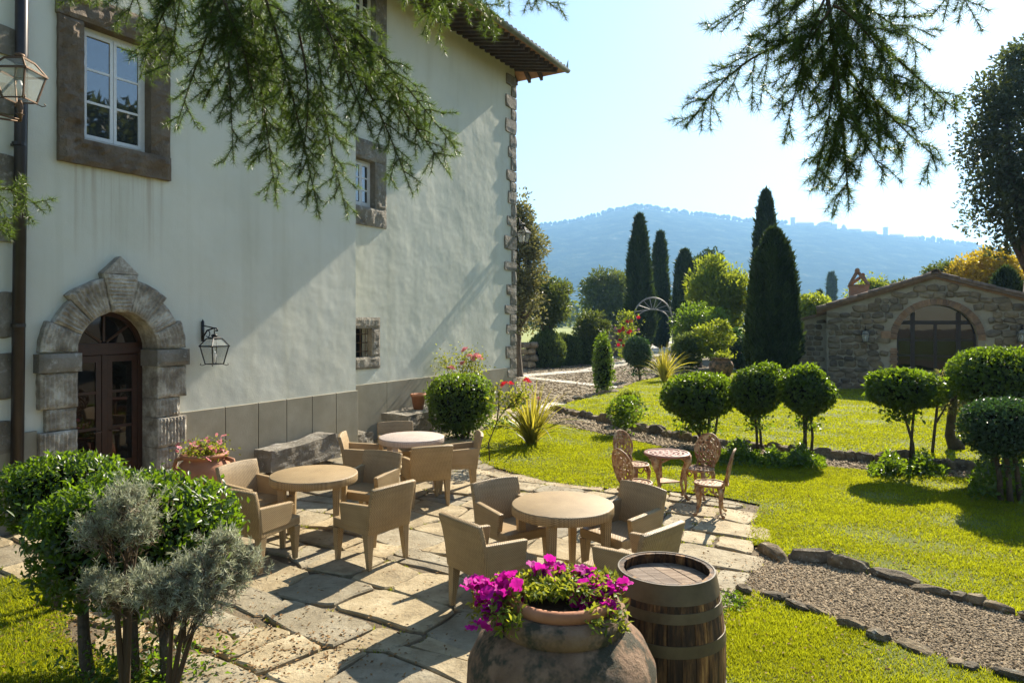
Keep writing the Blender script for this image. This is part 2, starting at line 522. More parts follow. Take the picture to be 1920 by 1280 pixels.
M['pebble'] = leaf_mat('pebble', (0.085, 0.06, 0.032), (0.33, 0.255, 0.16), (0.3, 0.25, 0.2), 0.0, 0.85, 0.2)

# ------------------------------------------------------------------ leaf geometry
def unit(a):
    return a / np.maximum(np.linalg.norm(a, axis=-1, keepdims=True), 1e-9)


def rdir(n):
    return unit(rng.normal(size=(n, 3)))


def leaf_geo(P, A, Nn, L, W, fold=0.2):
    """kite leaves folded along the midrib"""
    n = len(P)
    A = unit(A)
    S = unit(np.cross(A, Nn)); Nn = np.cross(S, A)
    L = np.broadcast_to(np.asarray(L, float), (n,))[:, None]; W = np.broadcast_to(np.asarray(W, float), (n,))[:, None]
    V = np.empty((n, 4, 3))
    V[:, 0] = P
    V[:, 1] = P + A * L * 0.45 + S * W * 0.5 + Nn * W * fold
    V[:, 2] = P + A * L - Nn * L * 0.12
    V[:, 3] = P + A * L * 0.45 - S * W * 0.5 + Nn * W * fold
    b = (np.arange(n) * 4)[:, None]
    F = np.concatenate([b + np.array([[0, 1, 2]]), b + np.array([[0, 2, 3]])], 1).reshape(-1, 3)
    return V.reshape(-1, 3), F


def blade_geo(P, A, L, W):
    """thin triangles (needles, grass)"""
    n = len(P)
    A = unit(A)
    S = unit(np.cross(A, rdir(n)))
    L = np.broadcast_to(np.asarray(L, float), (n,))[:, None]; W = np.broadcast_to(np.asarray(W, float), (n,))[:, None]
    V = np.empty((n, 3, 3))
    V[:, 0] = P - S * W * 0.5
    V[:, 1] = P + S * W * 0.5
    V[:, 2] = P + A * L
    return V.reshape(-1, 3), np.arange(3 * n).reshape(-1, 3)


def lobes(D, k, seed):
    """smooth bumps on the unit sphere, for uneven crowns"""
    r = np.random.default_rng(seed)
    c = unit(r.normal(size=(k, 3)))
    a = r.uniform(-1, 1, k)
    return (np.exp(-((D[:, None, :] - c[None]) ** 2).sum(-1) / 0.18) * a).sum(1)


def crown_shell(name, c, R, n, L, W, mat, parent, p=2.0, depth=0.3, rough=0.10, seed=1, up=0.35, core=0.78, droop=0.0, flat_bottom=None):
    """clipped crown: leaves through the outer layer of a (super)ellipsoid"""
    global rng
    rng = np.random.default_rng(seed)
    R = np.asarray(R, float); c = np.asarray(c, float)
    D = rdir(n)
    rr = (np.abs(D) ** p).sum(1) ** (-1.0 / p)
    f = 1 - depth * rng.random(n) ** 1.7 + rough * lobes(D, 30, seed + 5) + rng.normal(size=n) * 0.02
    f = f + (rng.random(n) < .05) * rng.uniform(.02, .16, n)
    P = c + D * (rr * f)[:, None] * R
    if flat_bottom is not None:
        P[:, 2] = np.maximum(P[:, 2], flat_bottom + rng.normal(size=n) * 0.05)
    No = unit(D / R)
    A = unit(No * 0.7 + rdir(n) * 0.9 + np.array([0, 0, up]) - np.array([0, 0, droop]))
    Nn = unit(No * 0.9 + rdir(n) * 0.6 + np.array([0, 0, 0.35]))
    V, F = leaf_geo(P - A * L * 0.5, A, Nn, L * rng.uniform(0.65, 1.25, n), W * rng.uniform(0.7, 1.2, n))
    o = np_mesh(name, V, F, mat, parent, np.repeat(rng.random(n), 4))
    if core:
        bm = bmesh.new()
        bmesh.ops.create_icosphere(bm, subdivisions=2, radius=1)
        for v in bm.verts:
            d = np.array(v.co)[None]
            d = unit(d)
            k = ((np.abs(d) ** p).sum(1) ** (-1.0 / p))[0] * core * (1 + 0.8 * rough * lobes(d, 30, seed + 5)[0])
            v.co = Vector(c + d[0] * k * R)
        me = bpy.data.meshes.new('dark_hull'); bm.to_mesh(me); bm.free(); me.materials.append(M['core'])
        link(bpy.data.objects.new('dark_hull', me), parent)
    return o


def crown_clumps(name, c, R, nclump, per, cr, L, W, mat, parent, seed=1, inner=0.45, zmin=None, shape=None, up=0.2, hang=0.0):
    """open crown: clumps of leaves spread through an ellipsoid"""
    global rng
    rng = np.random.default_rng(seed)
    R = np.asarray(R, float); c = np.asarray(c, float)
    D = rdir(nclump)
    f = inner + (1 - inner) * rng.random(nclump) ** 0.6
    f *= 1 + 0.16 * lobes(D, 14, seed + 3)
    C = c + D * f[:, None] * R
    if shape is not None: C = shape(C)
    if zmin is not None: C[:, 2] = np.maximum(C[:, 2], zmin + rng.random(nclump) * 0.3)
    crr = cr * rng.uniform(0.6, 1.35, nclump)
    ci = np.repeat(np.arange(nclump), per)
    n = len(ci)
    d = rdir(n)
    P = C[ci] + d * (crr[ci] * rng.random(n) ** 0.45)[:, None] * np.array([1.1, 1.1, 0.75])
    A = unit(d * 0.8 + rdir(n) * 0.7 + np.array([0, 0, up - hang]))
    Nn = unit(d * 0.6 + rdir(n) * 0.7 + np.array([0, 0, 0.5]))
    V, F = leaf_geo(P, A, Nn, L * rng.uniform(0.6, 1.3, n), W * rng.uniform(0.7, 1.2, n))
    rv = np.clip(0.5 * rng.random(nclump)[ci] + 0.5 * rng.random(n), 0, 1)
    return np_mesh(name, V, F, mat, parent, np.repeat(rv, 4)), C


def limbs(name, base, C, R0, parent, mat=None, k=9, seed=1, split=None):
    """trunk with limbs reaching into the crown"""
    r = random.Random(seed)
    mb = MB()
    base = Vector(base)
    top = Vector(np.mean(C, axis=0))
    sp = split if split is not None else 0.45
    fork = base.lerp(top, sp) + Vector((r.uniform(-.1, .1), r.uniform(-.1, .1), 0)) * R0 * 4
    mb.tube([base - Vector((0, 0, .1)), base + Vector((0, 0, .05)), base.lerp(fork, .5) + Vector((R0 * r.uniform(-.6, .6), R0 * r.uniform(-.6, .6), 0)), fork], [R0 * 1.5, R0 * 1.15, R0 * .95, R0 * .8], 8)
    for i in r.sample(range(len(C)), min(k, len(C))):
        e = Vector(C[i])
        mid = fork.lerp(e, .5) + Vector((r.uniform(-1, 1), r.uniform(-1, 1), r.uniform(0, .6))) * (e - fork).length * 0.12
        mb.tube([fork - (fork - base) * .04, mid, e], [R0 * .55, R0 * .32, R0 * .08], 6)
    return mb.build(name, mat or M['bark'], parent, True)


def tree(name, label, base, c, R, nclump, per, cr, L, W, mat, R0=0.12, seed=1, group=None, **kw):
    t = empty(name, base, 0, label, 'tree', group)
    b = np.array(base, float)
    cc = np.array(c, float) - b
    o, C = crown_clumps('crown', cc, R, nclump, per, cr, L, W, mat, t, seed, **kw)
    limbs('trunk', (0, 0, 0), C, R0, t, seed=seed)
    return t


def topiary(name, label, base, c, R, n, L, W, mat, stems, cat='topiary', p=2.3, seed=1, group=None, depth=.3, rough=.1, stem_r=0.022, skirt=0, core=.78):
    """clipped crown on bare stems; stems are offsets of their feet from the base"""
    t = empty(name, base, 0, label, cat, group)
    cc = np.array(c, float) - np.array(base, float)
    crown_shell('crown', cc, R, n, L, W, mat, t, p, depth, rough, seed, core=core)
    r = random.Random(seed)
    for (dx, dy, tx, ty) in stems:
        e = Vector((cc[0] + tx, cc[1] + ty, cc[2] - R[2] * 0.4))
        s = Vector((dx, dy, 0))
        pts = [s - Vector((0, 0, .05)), s.lerp(e, .35) + Vector((r.uniform(-.03, .03), r.uniform(-.03, .03), 0)), s.lerp(e, .7) + Vector((r.uniform(-.03, .03), r.uniform(-.03, .03), 0)), e]
        MB().tube(pts, [stem_r * 1.25, stem_r, stem_r * .9, stem_r * .7], 7).build('trunk', M['bark'], t, True)
    if skirt:
        g = np.random.default_rng(seed + 9)
        k = skirt
        P = np.stack([cc[0] + g.normal(size=k) * R[0] * .28, cc[1] + g.normal(size=k) * R[1] * .28, cc[2] - R[2] * g.uniform(.8, 1.55, k)], 1)
        A = unit(g.normal(size=(k, 3)) + np.array([0, 0, -.3])); Nn = unit(g.normal(size=(k, 3)) + np.array([0, 0, .6]))
        V, F = leaf_geo(P, A, Nn, L * g.uniform(.7, 1.3, k), W * g.uniform(.7, 1.2, k))
        np_mesh('low_leaves', V, F, mat, t, np.repeat(g.random(k), 4))
    return t


def cypress(name, label, base, h, r, n, seed, mat=None, group='cypresses', plumes=26, tip=1.0, L=0.30):
    t = empty(name, base, 0, label, 'cypress', group)
    g = np.random.default_rng(seed)
    # vertical plumes make the furrowed outline
    pa = g.uniform(0, 2 * math.pi, plumes); pz = g.uniform(.0, .72, plumes); pl = g.uniform(.22, .5, plumes)

    def prof(z):
        z = np.clip(z, 0, 1)
        return (np.minimum(1, (z + .03) / .22) ** .35) * np.clip(1 - z ** (2.6 * tip), 0, 1) ** .75 * (.92 + .08 * np.sin(z * 9))
    z = g.random(n) ** 1.15
    a = g.uniform(0, 2 * math.pi, n)
    bumpv = np.zeros(n)
    for i in range(plumes):
        da = np.angle(np.exp(1j * (a - pa[i])))
        zz = (z - pz[i]) / pl[i]
        bumpv = np.maximum(bumpv, np.exp(-(da / .26) ** 2) * np.clip(zz, 0, 1) ** .5 * (zz < 1) * (1 - .75 * np.clip(zz, 0, 1) ** 4))
    f = (.70 + .36 * bumpv + .05 * g.normal(size=n)) * (1 - .22 * g.random(n) ** 2)
    rr = r * 1.12 * prof(z) * f + .02
    P = np.stack([rr * np.cos(a), rr * np.sin(a), .12 + z * h * (1 + .03 * bumpv)], 1)
    out = np.stack([np.cos(a), np.sin(a), np.zeros(n)], 1)
    A = unit(out * .5 + np.array([0, 0, 1.0]) + g.normal(size=(n, 3)) * .34)
    Nn = unit(out + g.normal(size=(n, 3)) * .5)
    V, F = leaf_geo(P, A, Nn, L * g.uniform(.5, 1.3, n), L * .30 * g.uniform(.6, 1.3, n), .12)
    np_mesh('crown', V, F, mat or M['cypress'], t, np.repeat(np.clip(.25 + .5 * bumpv + .35 * g.normal(size=n) * .5, 0, 1), 4))  # leaf tone darkens in furrows, lightens on plumes: shade put into the colour
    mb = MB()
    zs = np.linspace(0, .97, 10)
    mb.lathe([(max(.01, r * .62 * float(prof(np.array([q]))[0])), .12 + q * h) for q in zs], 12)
    mb.build('dark_hull', M['core'], t, True)
    MB().tube([(0, 0, -.1), (0, 0, .5), (0, 0, h * .5)], [r * .16, r * .13, .04], 8).build('trunk', M['bark'], t, True)
    return t


def strap_plant(name, label, base, h, n, w, mat, seed, spread=.55, cat='plant'):
    t = empty(name, base, 0, label, cat)
    g = np.random.default_rng(seed)
    V, F, rv = [], [], []
    for i in range(n):
        a = g.uniform(0, 2 * math.pi); L = h * g.uniform(.55, 1.12); lean = min(.78, abs(g.normal()) * spread * .5 + .05)
        b = np.array([math.cos(a) * .10 * g.random(), math.sin(a) * .10 * g.random(), 0])
        o = np.array([math.cos(a), math.sin(a), 0]); s = np.array([-math.sin(a), math.cos(a), 0])
        s = unit(s + g.normal(size=3) * .5)
        k0 = len(V); ww = w * g.uniform(.6, 1.2); q = g.random()
        for j in range(6):
            u_ = j / 5
            th = lean * (.6 + u_ * 1.1 * (1 if g.random() > .02 else 1.5))
            p = b + o * L * u_ * math.sin(th) + np.array([0, 0, L * u_ * math.cos(th)])
            hw = ww * (1 - u_ ** 2.2) * .5 + .001
            V += [p - s * hw, p + s * hw]; rv += [q, q]
        for j in range(5):
            F.append((k0 + 2 * j, k0 + 2 * j + 1, k0 + 2 * j + 3, k0 + 2 * j + 2))
    np_mesh('strap_leaves', V, F, mat, t, rv)
    return t


def in_poly(P, poly):
    x, y = P[:, 0], P[:, 1]
    r = np.zeros(len(P), bool)
    n = len(poly)
    for i in range(n):
        x1, y1 = poly[i]; x2, y2 = poly[(i + 1) % n]
        c = ((y1 > y) != (y2 > y)) & (x < (x2 - x1) * (y - y1) / ((y2 - y1) if abs(y2 - y1) > 1e-9 else 1e-9) + x1)
        r ^= c
    return r


def sheet(name, poly, z, mat, kind='structure', label=None, cat=None):
    bm = bmesh.new()
    vs = [bm.verts.new((x, y, z)) for x, y in poly]
    es = [bm.edges.new((vs[i], vs[(i + 1) % len(vs)])) for i in range(len(vs))]
    bmesh.ops.triangle_fill(bm, use_beauty=True, edges=es, normal=(0, 0, 1))
    bmesh.ops.recalc_face_normals(bm, faces=bm.faces)
    for f in bm.faces:
        if f.normal.z < 0: f.normal_flip()
    me = bpy.data.meshes.new(name); bm.to_mesh(me); bm.free(); me.materials.append(mat)
    o = link(bpy.data.objects.new(name, me))
    return tag(o, label, cat, None, kind)


ROCKS = []


def rock_meshes(mat, k=8, seed=3, jit=.10, round_=.22, sub=2, ball=0.0):
    """unit blocks with rounded, uneven edges"""
    out = []
    r = random.Random(seed)
    for i in range(k):
        bm = bmesh.new()
        bmesh.ops.create_cube(bm, size=1.0)
        bmesh.ops.subdivide_edges(bm, edges=bm.edges[:], cuts=sub - 1, use_grid_fill=True)
        off = Vector((r.random() * 50, r.random() * 50, r.random() * 50))
        for v in bm.verts:
            c = v.co.copy()
            e = sum(1 for q in c if abs(q) > .49)
            v.co *= 1 - round_ * (0, 0, .30, .62)[e] if e else 1
            v.co = v.co.lerp(v.co.normalized() * .56, ball)
            v.co += noise.noise_vector(c * 1.7 + off) * jit
        me = bpy.data.meshes.new('stone'); bm.to_mesh(me); bm.free(); me.materials.append(mat)
        out.append(me)
    return out


def place(name, me, loc, scale, rot=(0, 0, 0), parent=None):
    o = bpy.data.objects.new(name, me)
    link(o, parent)
    o.location = loc; o.scale = scale; o.rotation_euler = rot
    return o
#PART2
# ------------------------------------------------------------------ the ground, lawns and paths
ground = sheet('ground', [(-5000, -200), (5000, -200), (5000, 5500), (-5000, 5500)], -0.05, M['soil'], 'structure', 'bare brown earth under the garden', 'ground')
GP = lambda L, z=0.0: [G(x, y, z) for x, y in L]
field = sheet('field', [(-40, 48), (30, 48), (60, 60), (160, 90), (160, 330), (-160, 330)], -0.03, M['field'], 'structure', 'sunlit green meadow beyond the garden trees', 'meadow')
far_land = sheet('terrain', [(-3000, 330), (3000, 330), (3500, 1300), (-3500, 1300)], -0.03, M['tree'], 'structure', 'wooded plain below the far hill', 'plain')

EDGE_PX = [(1035, 768), (1075, 778), (1130, 790), (1210, 810), (1280, 824), (1350, 836), (1450, 846), (1530, 854), (1600, 862), (1700, 870), (1830, 882), (2000, 896)]
PATHF_PX = [(985, 785), (1035, 795), (1150, 818), (1250, 840), (1350, 853), (1450, 863), (1600, 880), (1830, 898), (2150, 925)]
LOWTOP_PX = [(1428, 1030), (1455, 1040), (1520, 1050), (1580, 1064), (1640, 1078), (1720, 1100), (1800, 1122), (1920, 1156), (2150, 1215)]
LOWBOT_PX = [(1385, 1104), (1430, 1112), (1500, 1136), (1560, 1160), (1620, 1183), (1690, 1208), (1780, 1235), (1900, 1272), (2050, 1316)]
TERR_EDGE_PX = [(890, 812), (905, 868), (960, 884), (1020, 900), (1100, 912), (1180, 916), (1260, 920), (1330, 926), (1425, 945), (1414, 985), (1405, 1012)]
lawn_main_px = TERR_EDGE_PX + LOWTOP_PX[1:] + PATHF_PX[::-1]
lawn_low_px = LOWBOT_PX + [(2050, 1500), (1345, 1500), (1350, 1200)]
lawn_left_px = [(-200, 1085), (60, 1085), (150, 1105), (140, 1150), (110, 1190), (180, 1230), (330, 1260), (380, 1330), (330, 1500), (-200, 1500)]
ZU = 0.10
lawn_up_px = EDGE_PX + [(2100, 896), (2100, 728), (1560, 729), (1480, 700), (1400, 694), (1330, 693), (1260, 703), (1200, 714), (1130, 738), (1060, 757)]
lawn_main = sheet('lawn', GP(lawn_main_px), 0.0, M['lawn'], 'structure', 'mown lawn beside the stone terrace', 'lawn')
lawn_low = sheet('lawn', GP(lawn_low_px), 0.0, M['lawn'], 'structure', 'mown lawn behind the wine barrel', 'lawn')
lawn_left = sheet('lawn', GP(lawn_left_px), 0.0, M['lawn'], 'structure', 'patch of grass under the clipped hedge', 'lawn')
LAWN_UP = [(x, y + .10) for x, y in GP(EDGE_PX)] + GP(lawn_up_px[len(EDGE_PX):], ZU)
lawn_up = sheet('lawn', LAWN_UP, ZU, M['lawn'], 'structure', 'raised lawn before the stone pavilion', 'lawn')
mb = MB()
EP = LAWN_UP[:len(EDGE_PX)]
mb.add([(x, y, ZU - .002) for x, y in EP] + [(x, y, -.05) for x, y in EP], [(i, i + 1, len(EP) + i + 1, len(EP) + i) for i in range(len(EP) - 1)])
mb.build('lawn_bank', M['soil'], lawn_up)
path_up = sheet('path', GP(PATHF_PX + EDGE_PX[::-1]), -0.012, M['gravelbed'], 'structure', 'thin gravel path in front of the raised lawn edging', 'path')
path_low = sheet('path', GP(LOWTOP_PX + LOWBOT_PX[::-1]), -0.012, M['gravelbed'], 'structure', 'gravel path edged with stones beside the barrel', 'path')
fore_px = [(966, 762), (1060, 760), (1140, 740), (1210, 716), (1260, 704), (1330, 694), (1285, 652), (1250, 636), (1215, 636), (1180, 655), (1090, 676), (960, 690)]
fore = sheet('forecourt', GP(fore_px), -0.016, M['gravelbed'], 'structure', 'gravel forecourt by the villa corner', 'forecourt')
terr_px = [(-300, 1075), (667, 838), (966, 750), (1062, 742), (1040, 757), (985, 785)] + TERR_EDGE_PX + [(1420, 1050), (1372, 1108), (1345, 1160), (1345, 1700), (-300, 1700)]
terrace = sheet('terrace', GP(terr_px), -0.022, M['soil'], 'structure', 'irregular stone flag terrace with the tables', 'terrace')

back_lawn = sheet('lawn', [(-40, 2.6), (40, 2.6), (60, -60), (-60, -60)], -0.03, M['lawn'], 'structure', 'lawn behind the viewpoint, mirrored in the panes', 'lawn')

# flagstones: courses across the terrace, each stone its own piece
TP = GP([(-200, 1050), (667, 842), (966, 757), (1055, 744), (1035, 757), (985, 782)] + TERR_EDGE_PX[:-3] + [(1400, 948), (1398, 985), (1392, 1012), (1405, 1055), (1368, 1100), (1335, 1150), (1335, 1350), (1335, 1600), (-200, 1600)])
LEFT_LAWN = GP(lawn_left_px)
r = random.Random(21)
s = 2.9
nflag = 0
JOINT = []
corner_h = {}
while s < 18.5:
    hgt = r.uniform(.38, .66) * (1.0 if s < 13 else 1.25)
    t = -9.9 + r.uniform(0, .5)
    while t < 3.0:
        w = r.uniform(.36, 1.0) * (1.0 if s < 13 else 1.25)
        if r.random() < .18: w *= .55
        cells = [(s, s + hgt, t, t + w)]
        if w > .75 and r.random() < .35:
            q = r.uniform(.4, .6); cells = [(s, s + hgt * q, t, t + w), (s + hgt * q, s + hgt, t, t + w)]
        for (a0, a1, b0, b1) in cells:
            cs, ct = (a0 + a1) / 2, (b0 + b1) / 2
            cp = st(cs, ct)
            P = np.array([[cp.x, cp.y]])
            if not in_poly(P, TP)[0]: continue
            if in_poly(P, LEFT_LAWN)[0]: continue
            ppx = CX + cp.x / max(cp.y, .1) * FPX
            if cp.y < 4.15 or ppx < -150 or ppx > 1650: continue
            if ppx < 420 and cp.y < 5.6 and r.random() < .25: continue
            # uneven outline
            g = .007 + .009 * r.random()
            pts = []
            cor = [(a0 + g, b0 + g), (a1 - g, b0 + g), (a1 - g, b1 - g), (a0 + g, b1 - g)]
            cor = [(x + noise.noise((x * 3.1, y * 3.1, 1.7)) * .17, y + noise.noise((x * 3.1, y * 3.1, 9.7)) * .17) for x, y in cor]
            for i in range(4):
                x0, y0 = cor[i]; x1, y1 = cor[(i + 1) % 4]
                for q in (.09, .5, .91):
                    x = x0 + (x1 - x0) * q; y = y0 + (y1 - y0) * q
                    j = .026 if q == .5 else .012
                    pts.append((x + r.uniform(-j, j), y + r.uniform(-j, j)))
            if r.random() < .6: JOINT += [st(*pt) for pt in r.sample(pts, 4)]
            zt = r.uniform(-.004, .016); tx, ty = r.uniform(-.012, .012), r.uniform(-.012, .012)
            V, n = [], len(pts)
            for (ins, z) in ((0, -.06), (0, -.012), (.016, 0)):
                for (x, y) in pts:
                    dx, dy = cs - x, ct - y
                    l = math.hypot(dx, dy) or 1
                    x2, y2 = x + dx / l * ins, y + dy / l * ins
                    w_ = st(x2, y2)
                    zz = z + (zt + (x2 - cs) * tx + (y2 - ct) * ty + (noise.noise((x2 * 5, y2 * 5, 0)) * .006 if z == 0 else 0) if z > -.05 else 0)
                    V.append((w_.x, w_.y, zz))
            w_ = st(cs, ct); V.append((w_.x, w_.y, zt + r.uniform(-.004, .003)))
            F = []
            for k in range(2):
                F += [(k * n + i, k * n + (i + 1) % n, (k + 1) * n + (i + 1) % n, (k + 1) * n + i) for i in range(n)]
            F += [(2 * n + i, 2 * n + (i + 1) % n, 3 * n) for i in range(n)]
            MB().add(V, F).build('flagstone', M['flag'], terrace)
            nflag += 1
        t += w
    s += hgt

# cut stone strips across the gravel forecourt
def strip(px0, px1, wid, n):
    a = Vector((*G(*px0), 0)); b = Vector((*G(*px1), 0)); d = (b - a).normalized(); p = Vector((-d.y, d.x, 0)); L = (b - a).length / n
    for i in range(n):
        q = a + d * L * (i + .02); e = a + d * L * (i + .98)
        V = [(*(q + p * k)[:2], z) for z in (-.05, .012 + .004 * (i % 2)) for k in (-wid / 2, wid / 2)]
        W = [(*(e + p * k)[:2], z) for z in (-.05, .012 + .004 * (i % 2)) for k in (-wid / 2, wid / 2)]
        MB().hexa([V[0], V[1], W[0], W[1], V[2], V[3], W[2], W[3]]).build('paving_slab', M['slabpath'], fore)
strip((972, 705), (1110, 694), 1.0, 6)
strip((1112, 693), (1205, 672), 1.2, 5)
strip((980, 707), (1165, 727), .62, 7)
strip((1015, 765), (1062, 757), .9, 2)
strip((1215, 668), (1255, 640), 2.2, 7)

# edging stones
EDGE_M = rock_meshes(M['edge'], 14, 5, .20, .30, 3, .45)
def edging(px, z, hmin, hmax, lmin, lmax, label, seed, wid=.16, gap=.02, yoff=0):
    r = random.Random(seed)
    e = empty('stone_edging', (0, 0, 0), 0, label, 'edging')
    pts = [Vector((*G(x, y), 0)) for x, y in px]
    i, pos, seg_l = 0, 0.0, (pts[1] - pts[0]).length
    while i < len(pts) - 1:
        l = r.uniform(lmin, lmax)
        d = (pts[i + 1] - pts[i]).normalized()
        c = pts[i] + d * (pos + l / 2)
        h = r.uniform(hmin, hmax) * (1.25 if l > .35 else 1)
        if r.random() > .04:
            o = place('stone', r.choice(EDGE_M), (c.x + r.uniform(-.03, .03), c.y + r.uniform(-.05, .05), z + h * r.uniform(.10, .30)), (l * 1.12, wid * r.uniform(.8, 1.5), h * 1.15),
                  (r.uniform(-.25, .25), r.uniform(-.16, .16), math.atan2(d.y, d.x) + r.uniform(-.28, .28) + (math.pi if r.random() < .5 else 0)), e)
        pos += l + gap * r.random()
        while i < len(pts) - 1 and pos > (pts[i + 1] - pts[i]).length:
            pos -= (pts[i + 1] - pts[i]).length; i += 1
    return e
edging(EDGE_PX, 0, .15, .24, .14, .38, 'row of brown stones edging the raised lawn', 4, .16)
edging(LOWTOP_PX, 0, .06, .115, .10, .42, 'row of stones along the far side of the gravel path', 6, .12)
edging(LOWBOT_PX, 0, .04, .08, .08, .24, 'row of low stones along the near side of the gravel path', 8, .10, .16)
edging([(1062, 757), (1100, 750), (1140, 741), (1200, 717), (1240, 706)], 0, .12, .2, .3, .6, 'low dark kerb between forecourt gravel and raised lawn', 9, .16)

# grass blades
def grass(name, poly_px, z, n, h, label, seed, dmax=60, w=.011, world=False):
    g = np.random.default_rng(seed)
    poly = poly_px if world else GP(poly_px, z)
    a = np.array(poly)
    lo, hi = a.min(0), a.max(0)
    hi[1] = min(hi[1], dmax)
    out = []
    tot = 0
    while tot < n:
        P = lo + g.random((n * 2, 2)) * (hi - lo)
        # thin out with distance so that the picture density is even
        keep = in_poly(P, poly) & (g.random(len(P)) < np.clip((lo[1] + 1.5) / np.maximum(P[:, 1], .1), .05, 1) ** 1.1)
        px = CX + P[:, 0] / np.maximum(P[:, 1], .1) * FPX
        keep &= (px > -120) & (px < 2060) & (P[:, 1] > 3.6)
        # bare and tufted patches
        v = np.sin(P[:, 0] * 2.3 + 1.3 * np.sin(P[:, 1] * 1.7)) * np.sin(P[:, 1] * 2.9 + P[:, 0] * .9)
        keep &= g.random(len(P)) < np.clip(.66 + .5 * v, .12, 1)
        out.append(P[keep]); tot += keep.sum()
    P = np.concatenate(out)[:n] + g.normal(size=(n, 2)) * .03
    n = len(P)
    v = np.sin(P[:, 0] * 3.3 + 2 * np.sin(P[:, 1] * 2.7)) * np.sin(P[:, 1] * 4.1 + P[:, 0] * 1.9)
    v2 = np.sin(P[:, 0] * 9.1 + 3 * np.sin(P[:, 1] * 6.7)) * np.sin(P[:, 1] * 11.3 + 2 * np.sin(P[:, 0] * 5.9))
    v = .6 * v + .6 * v2
    A = g.normal(size=(n, 3)) * .55 + np.array([0, 0, 1.0])
    P3 = np.concatenate([P, np.full((n, 1), z - .002)], 1)
    V, F = blade_geo(P3, A, h * g.uniform(.5, 1.4, n) * (1 + .3 * v), w * g.uniform(.7, 1.4, n) * np.clip(P[:, 1] / 7, .7, 2.2))
    o = np_mesh(name, V, F, M['grass'], None, np.repeat(np.clip(.5 + .26 * v + .3 * g.normal(size=n), 0, 1), 3))
    return tag(o, label, 'grass', None, 'stuff')
grass('grass', lawn_main_px, 0, 190000, .030, 'short green grass of the lawn beside the terrace', 1)
grass('grass', lawn_low_px, 0, 70000, .030, 'short green grass behind the wine barrel', 2)
grass('grass', lawn_left_px, 0, 36000, .034, 'short green grass under the clipped hedge', 3)
grass('grass', LAWN_UP, ZU, 150000, .032, 'short sunlit grass of the raised lawn', 4, w=.016, world=True)

# weeds and moss in the paving joints
g = np.random.default_rng(77)
J = np.array([[p_.x, p_.y] for p_ in JOINT]); k = 16
P = np.repeat(J, k, 0) + g.normal(size=(len(J) * k, 2)) * .022
P = np.concatenate([P, np.full((len(P), 1), -.015)], 1)
V, F = blade_geo(P, g.normal(size=(len(P), 3)) * .6 + np.array([0, 0, 1.0]), .034 * g.uniform(.4, 1.3, len(P)), .009)
tag(np_mesh('joint_weeds', V, F, M['grass'], None, np.repeat(g.random(len(P)) * .7, 3)), 'tiny weeds growing in the paving joints', 'weeds', None, 'stuff')

# gravel
def gravel(name, polys, n, label, seed, size=.016, z=-.008):
    g = np.random.default_rng(seed)
    base = np.array([[1, 0, 0], [-1, 0, 0], [0, 1, 0], [0, -1, 0], [0, 0, .7], [0, 0, -.7]], float)
    FF = np.array([[0, 2, 4], [2, 1, 4], [1, 3, 4], [3, 0, 4], [2, 0, 5], [1, 2, 5], [3, 1, 5], [0, 3, 5]])
    Ps = []
    for poly, share in polys:
        a = np.array(poly); lo, hi = a.min(0), a.max(0); m = int(n * share); k = 0
        while k < m:
            P = lo + g.random((m * 3, 2)) * (hi - lo)
            px = CX + P[:, 0] / np.maximum(P[:, 1], .1) * FPX
            P = P[in_poly(P, poly) & (px > -100) & (px < 2060) & (g.random(len(P)) < np.clip((lo[1] + 2) / P[:, 1], .03, 1))]
            Ps.append(P[:m - k]); k += len(P[:m - k])
    P = np.concatenate(Ps); n = len(P)
    sz = size * g.uniform(.5, 1.5, n) * np.clip(P[:, 1] / 7, .8, 2.4)
    Q = base[None] * (1 + .35 * g.normal(size=(n, 6, 1))) * sz[:, None, None]
    th = g.uniform(0, 6.28, n); c, s_ = np.cos(th)[:, None], np.sin(th)[:, None]
    V = np.stack([Q[..., 0] * c - Q[..., 1] * s_ + P[:, None, 0], Q[..., 0] * s_ + Q[..., 1] * c + P[:, None, 1], Q[..., 2] + z], -1)
    F = (FF[None] + (np.arange(n) * 6)[:, None, None]).reshape(-1, 3)
    o = np_mesh(name, V.reshape(-1, 3), F, M['pebble'], None, np.repeat(g.random(n), 6))
    return tag(o, label, 'gravel', None, 'stuff')
gravel('gravel', [(GP(LOWTOP_PX + LOWBOT_PX[::-1]), 1.0)], 26000, 'loose pale gravel of the edged path by the barrel', 11)
gravel('gravel', [(GP(PATHF_PX + EDGE_PX[::-1]), .4), (GP(fore_px), .6)], 16000, 'loose pale gravel of the forecourt and upper path', 12, .018)

# dry leaf litter in the joints and on the bare patches
g = np.random.default_rng(5)
P = []
for (x, y, sx, sy, k) in ((520, 1215, 130, 35, 500), (250, 1200, 150, 40, 350), (150, 1165, 50, 20, 200), (1380, 1120, 40, 40, 160), (1050, 905, 110, 12, 260), (1300, 945, 100, 18, 260), (700, 1050, 250, 90, 260), (1600, 1000, 220, 60, 520), (1150, 870, 90, 22, 160), (1600, 1220, 150, 40, 120), (1500, 790, 200, 30, 260), (930, 880, 40, 10, 120)):
    q = np.stack([g.normal(x, sx, k), g.normal(y, sy, k)], 1)
    q = q[q[:, 1] > 800]
    d = FPX * CAMZ / (q[:, 1] - HORIZON)
    P.append(np.stack([(q[:, 0] - CX) / FPX * d, d, np.full(len(d), .02)], 1))
P = np.concatenate(P)
V, F = leaf_geo(P, unit(g.normal(size=(len(P), 3)) * np.array([1, 1, .2])), unit(g.normal(size=(len(P), 3)) * .3 + np.array([0, 0, 1])), .035 * g.uniform(.5, 1.3, len(P)), .018)
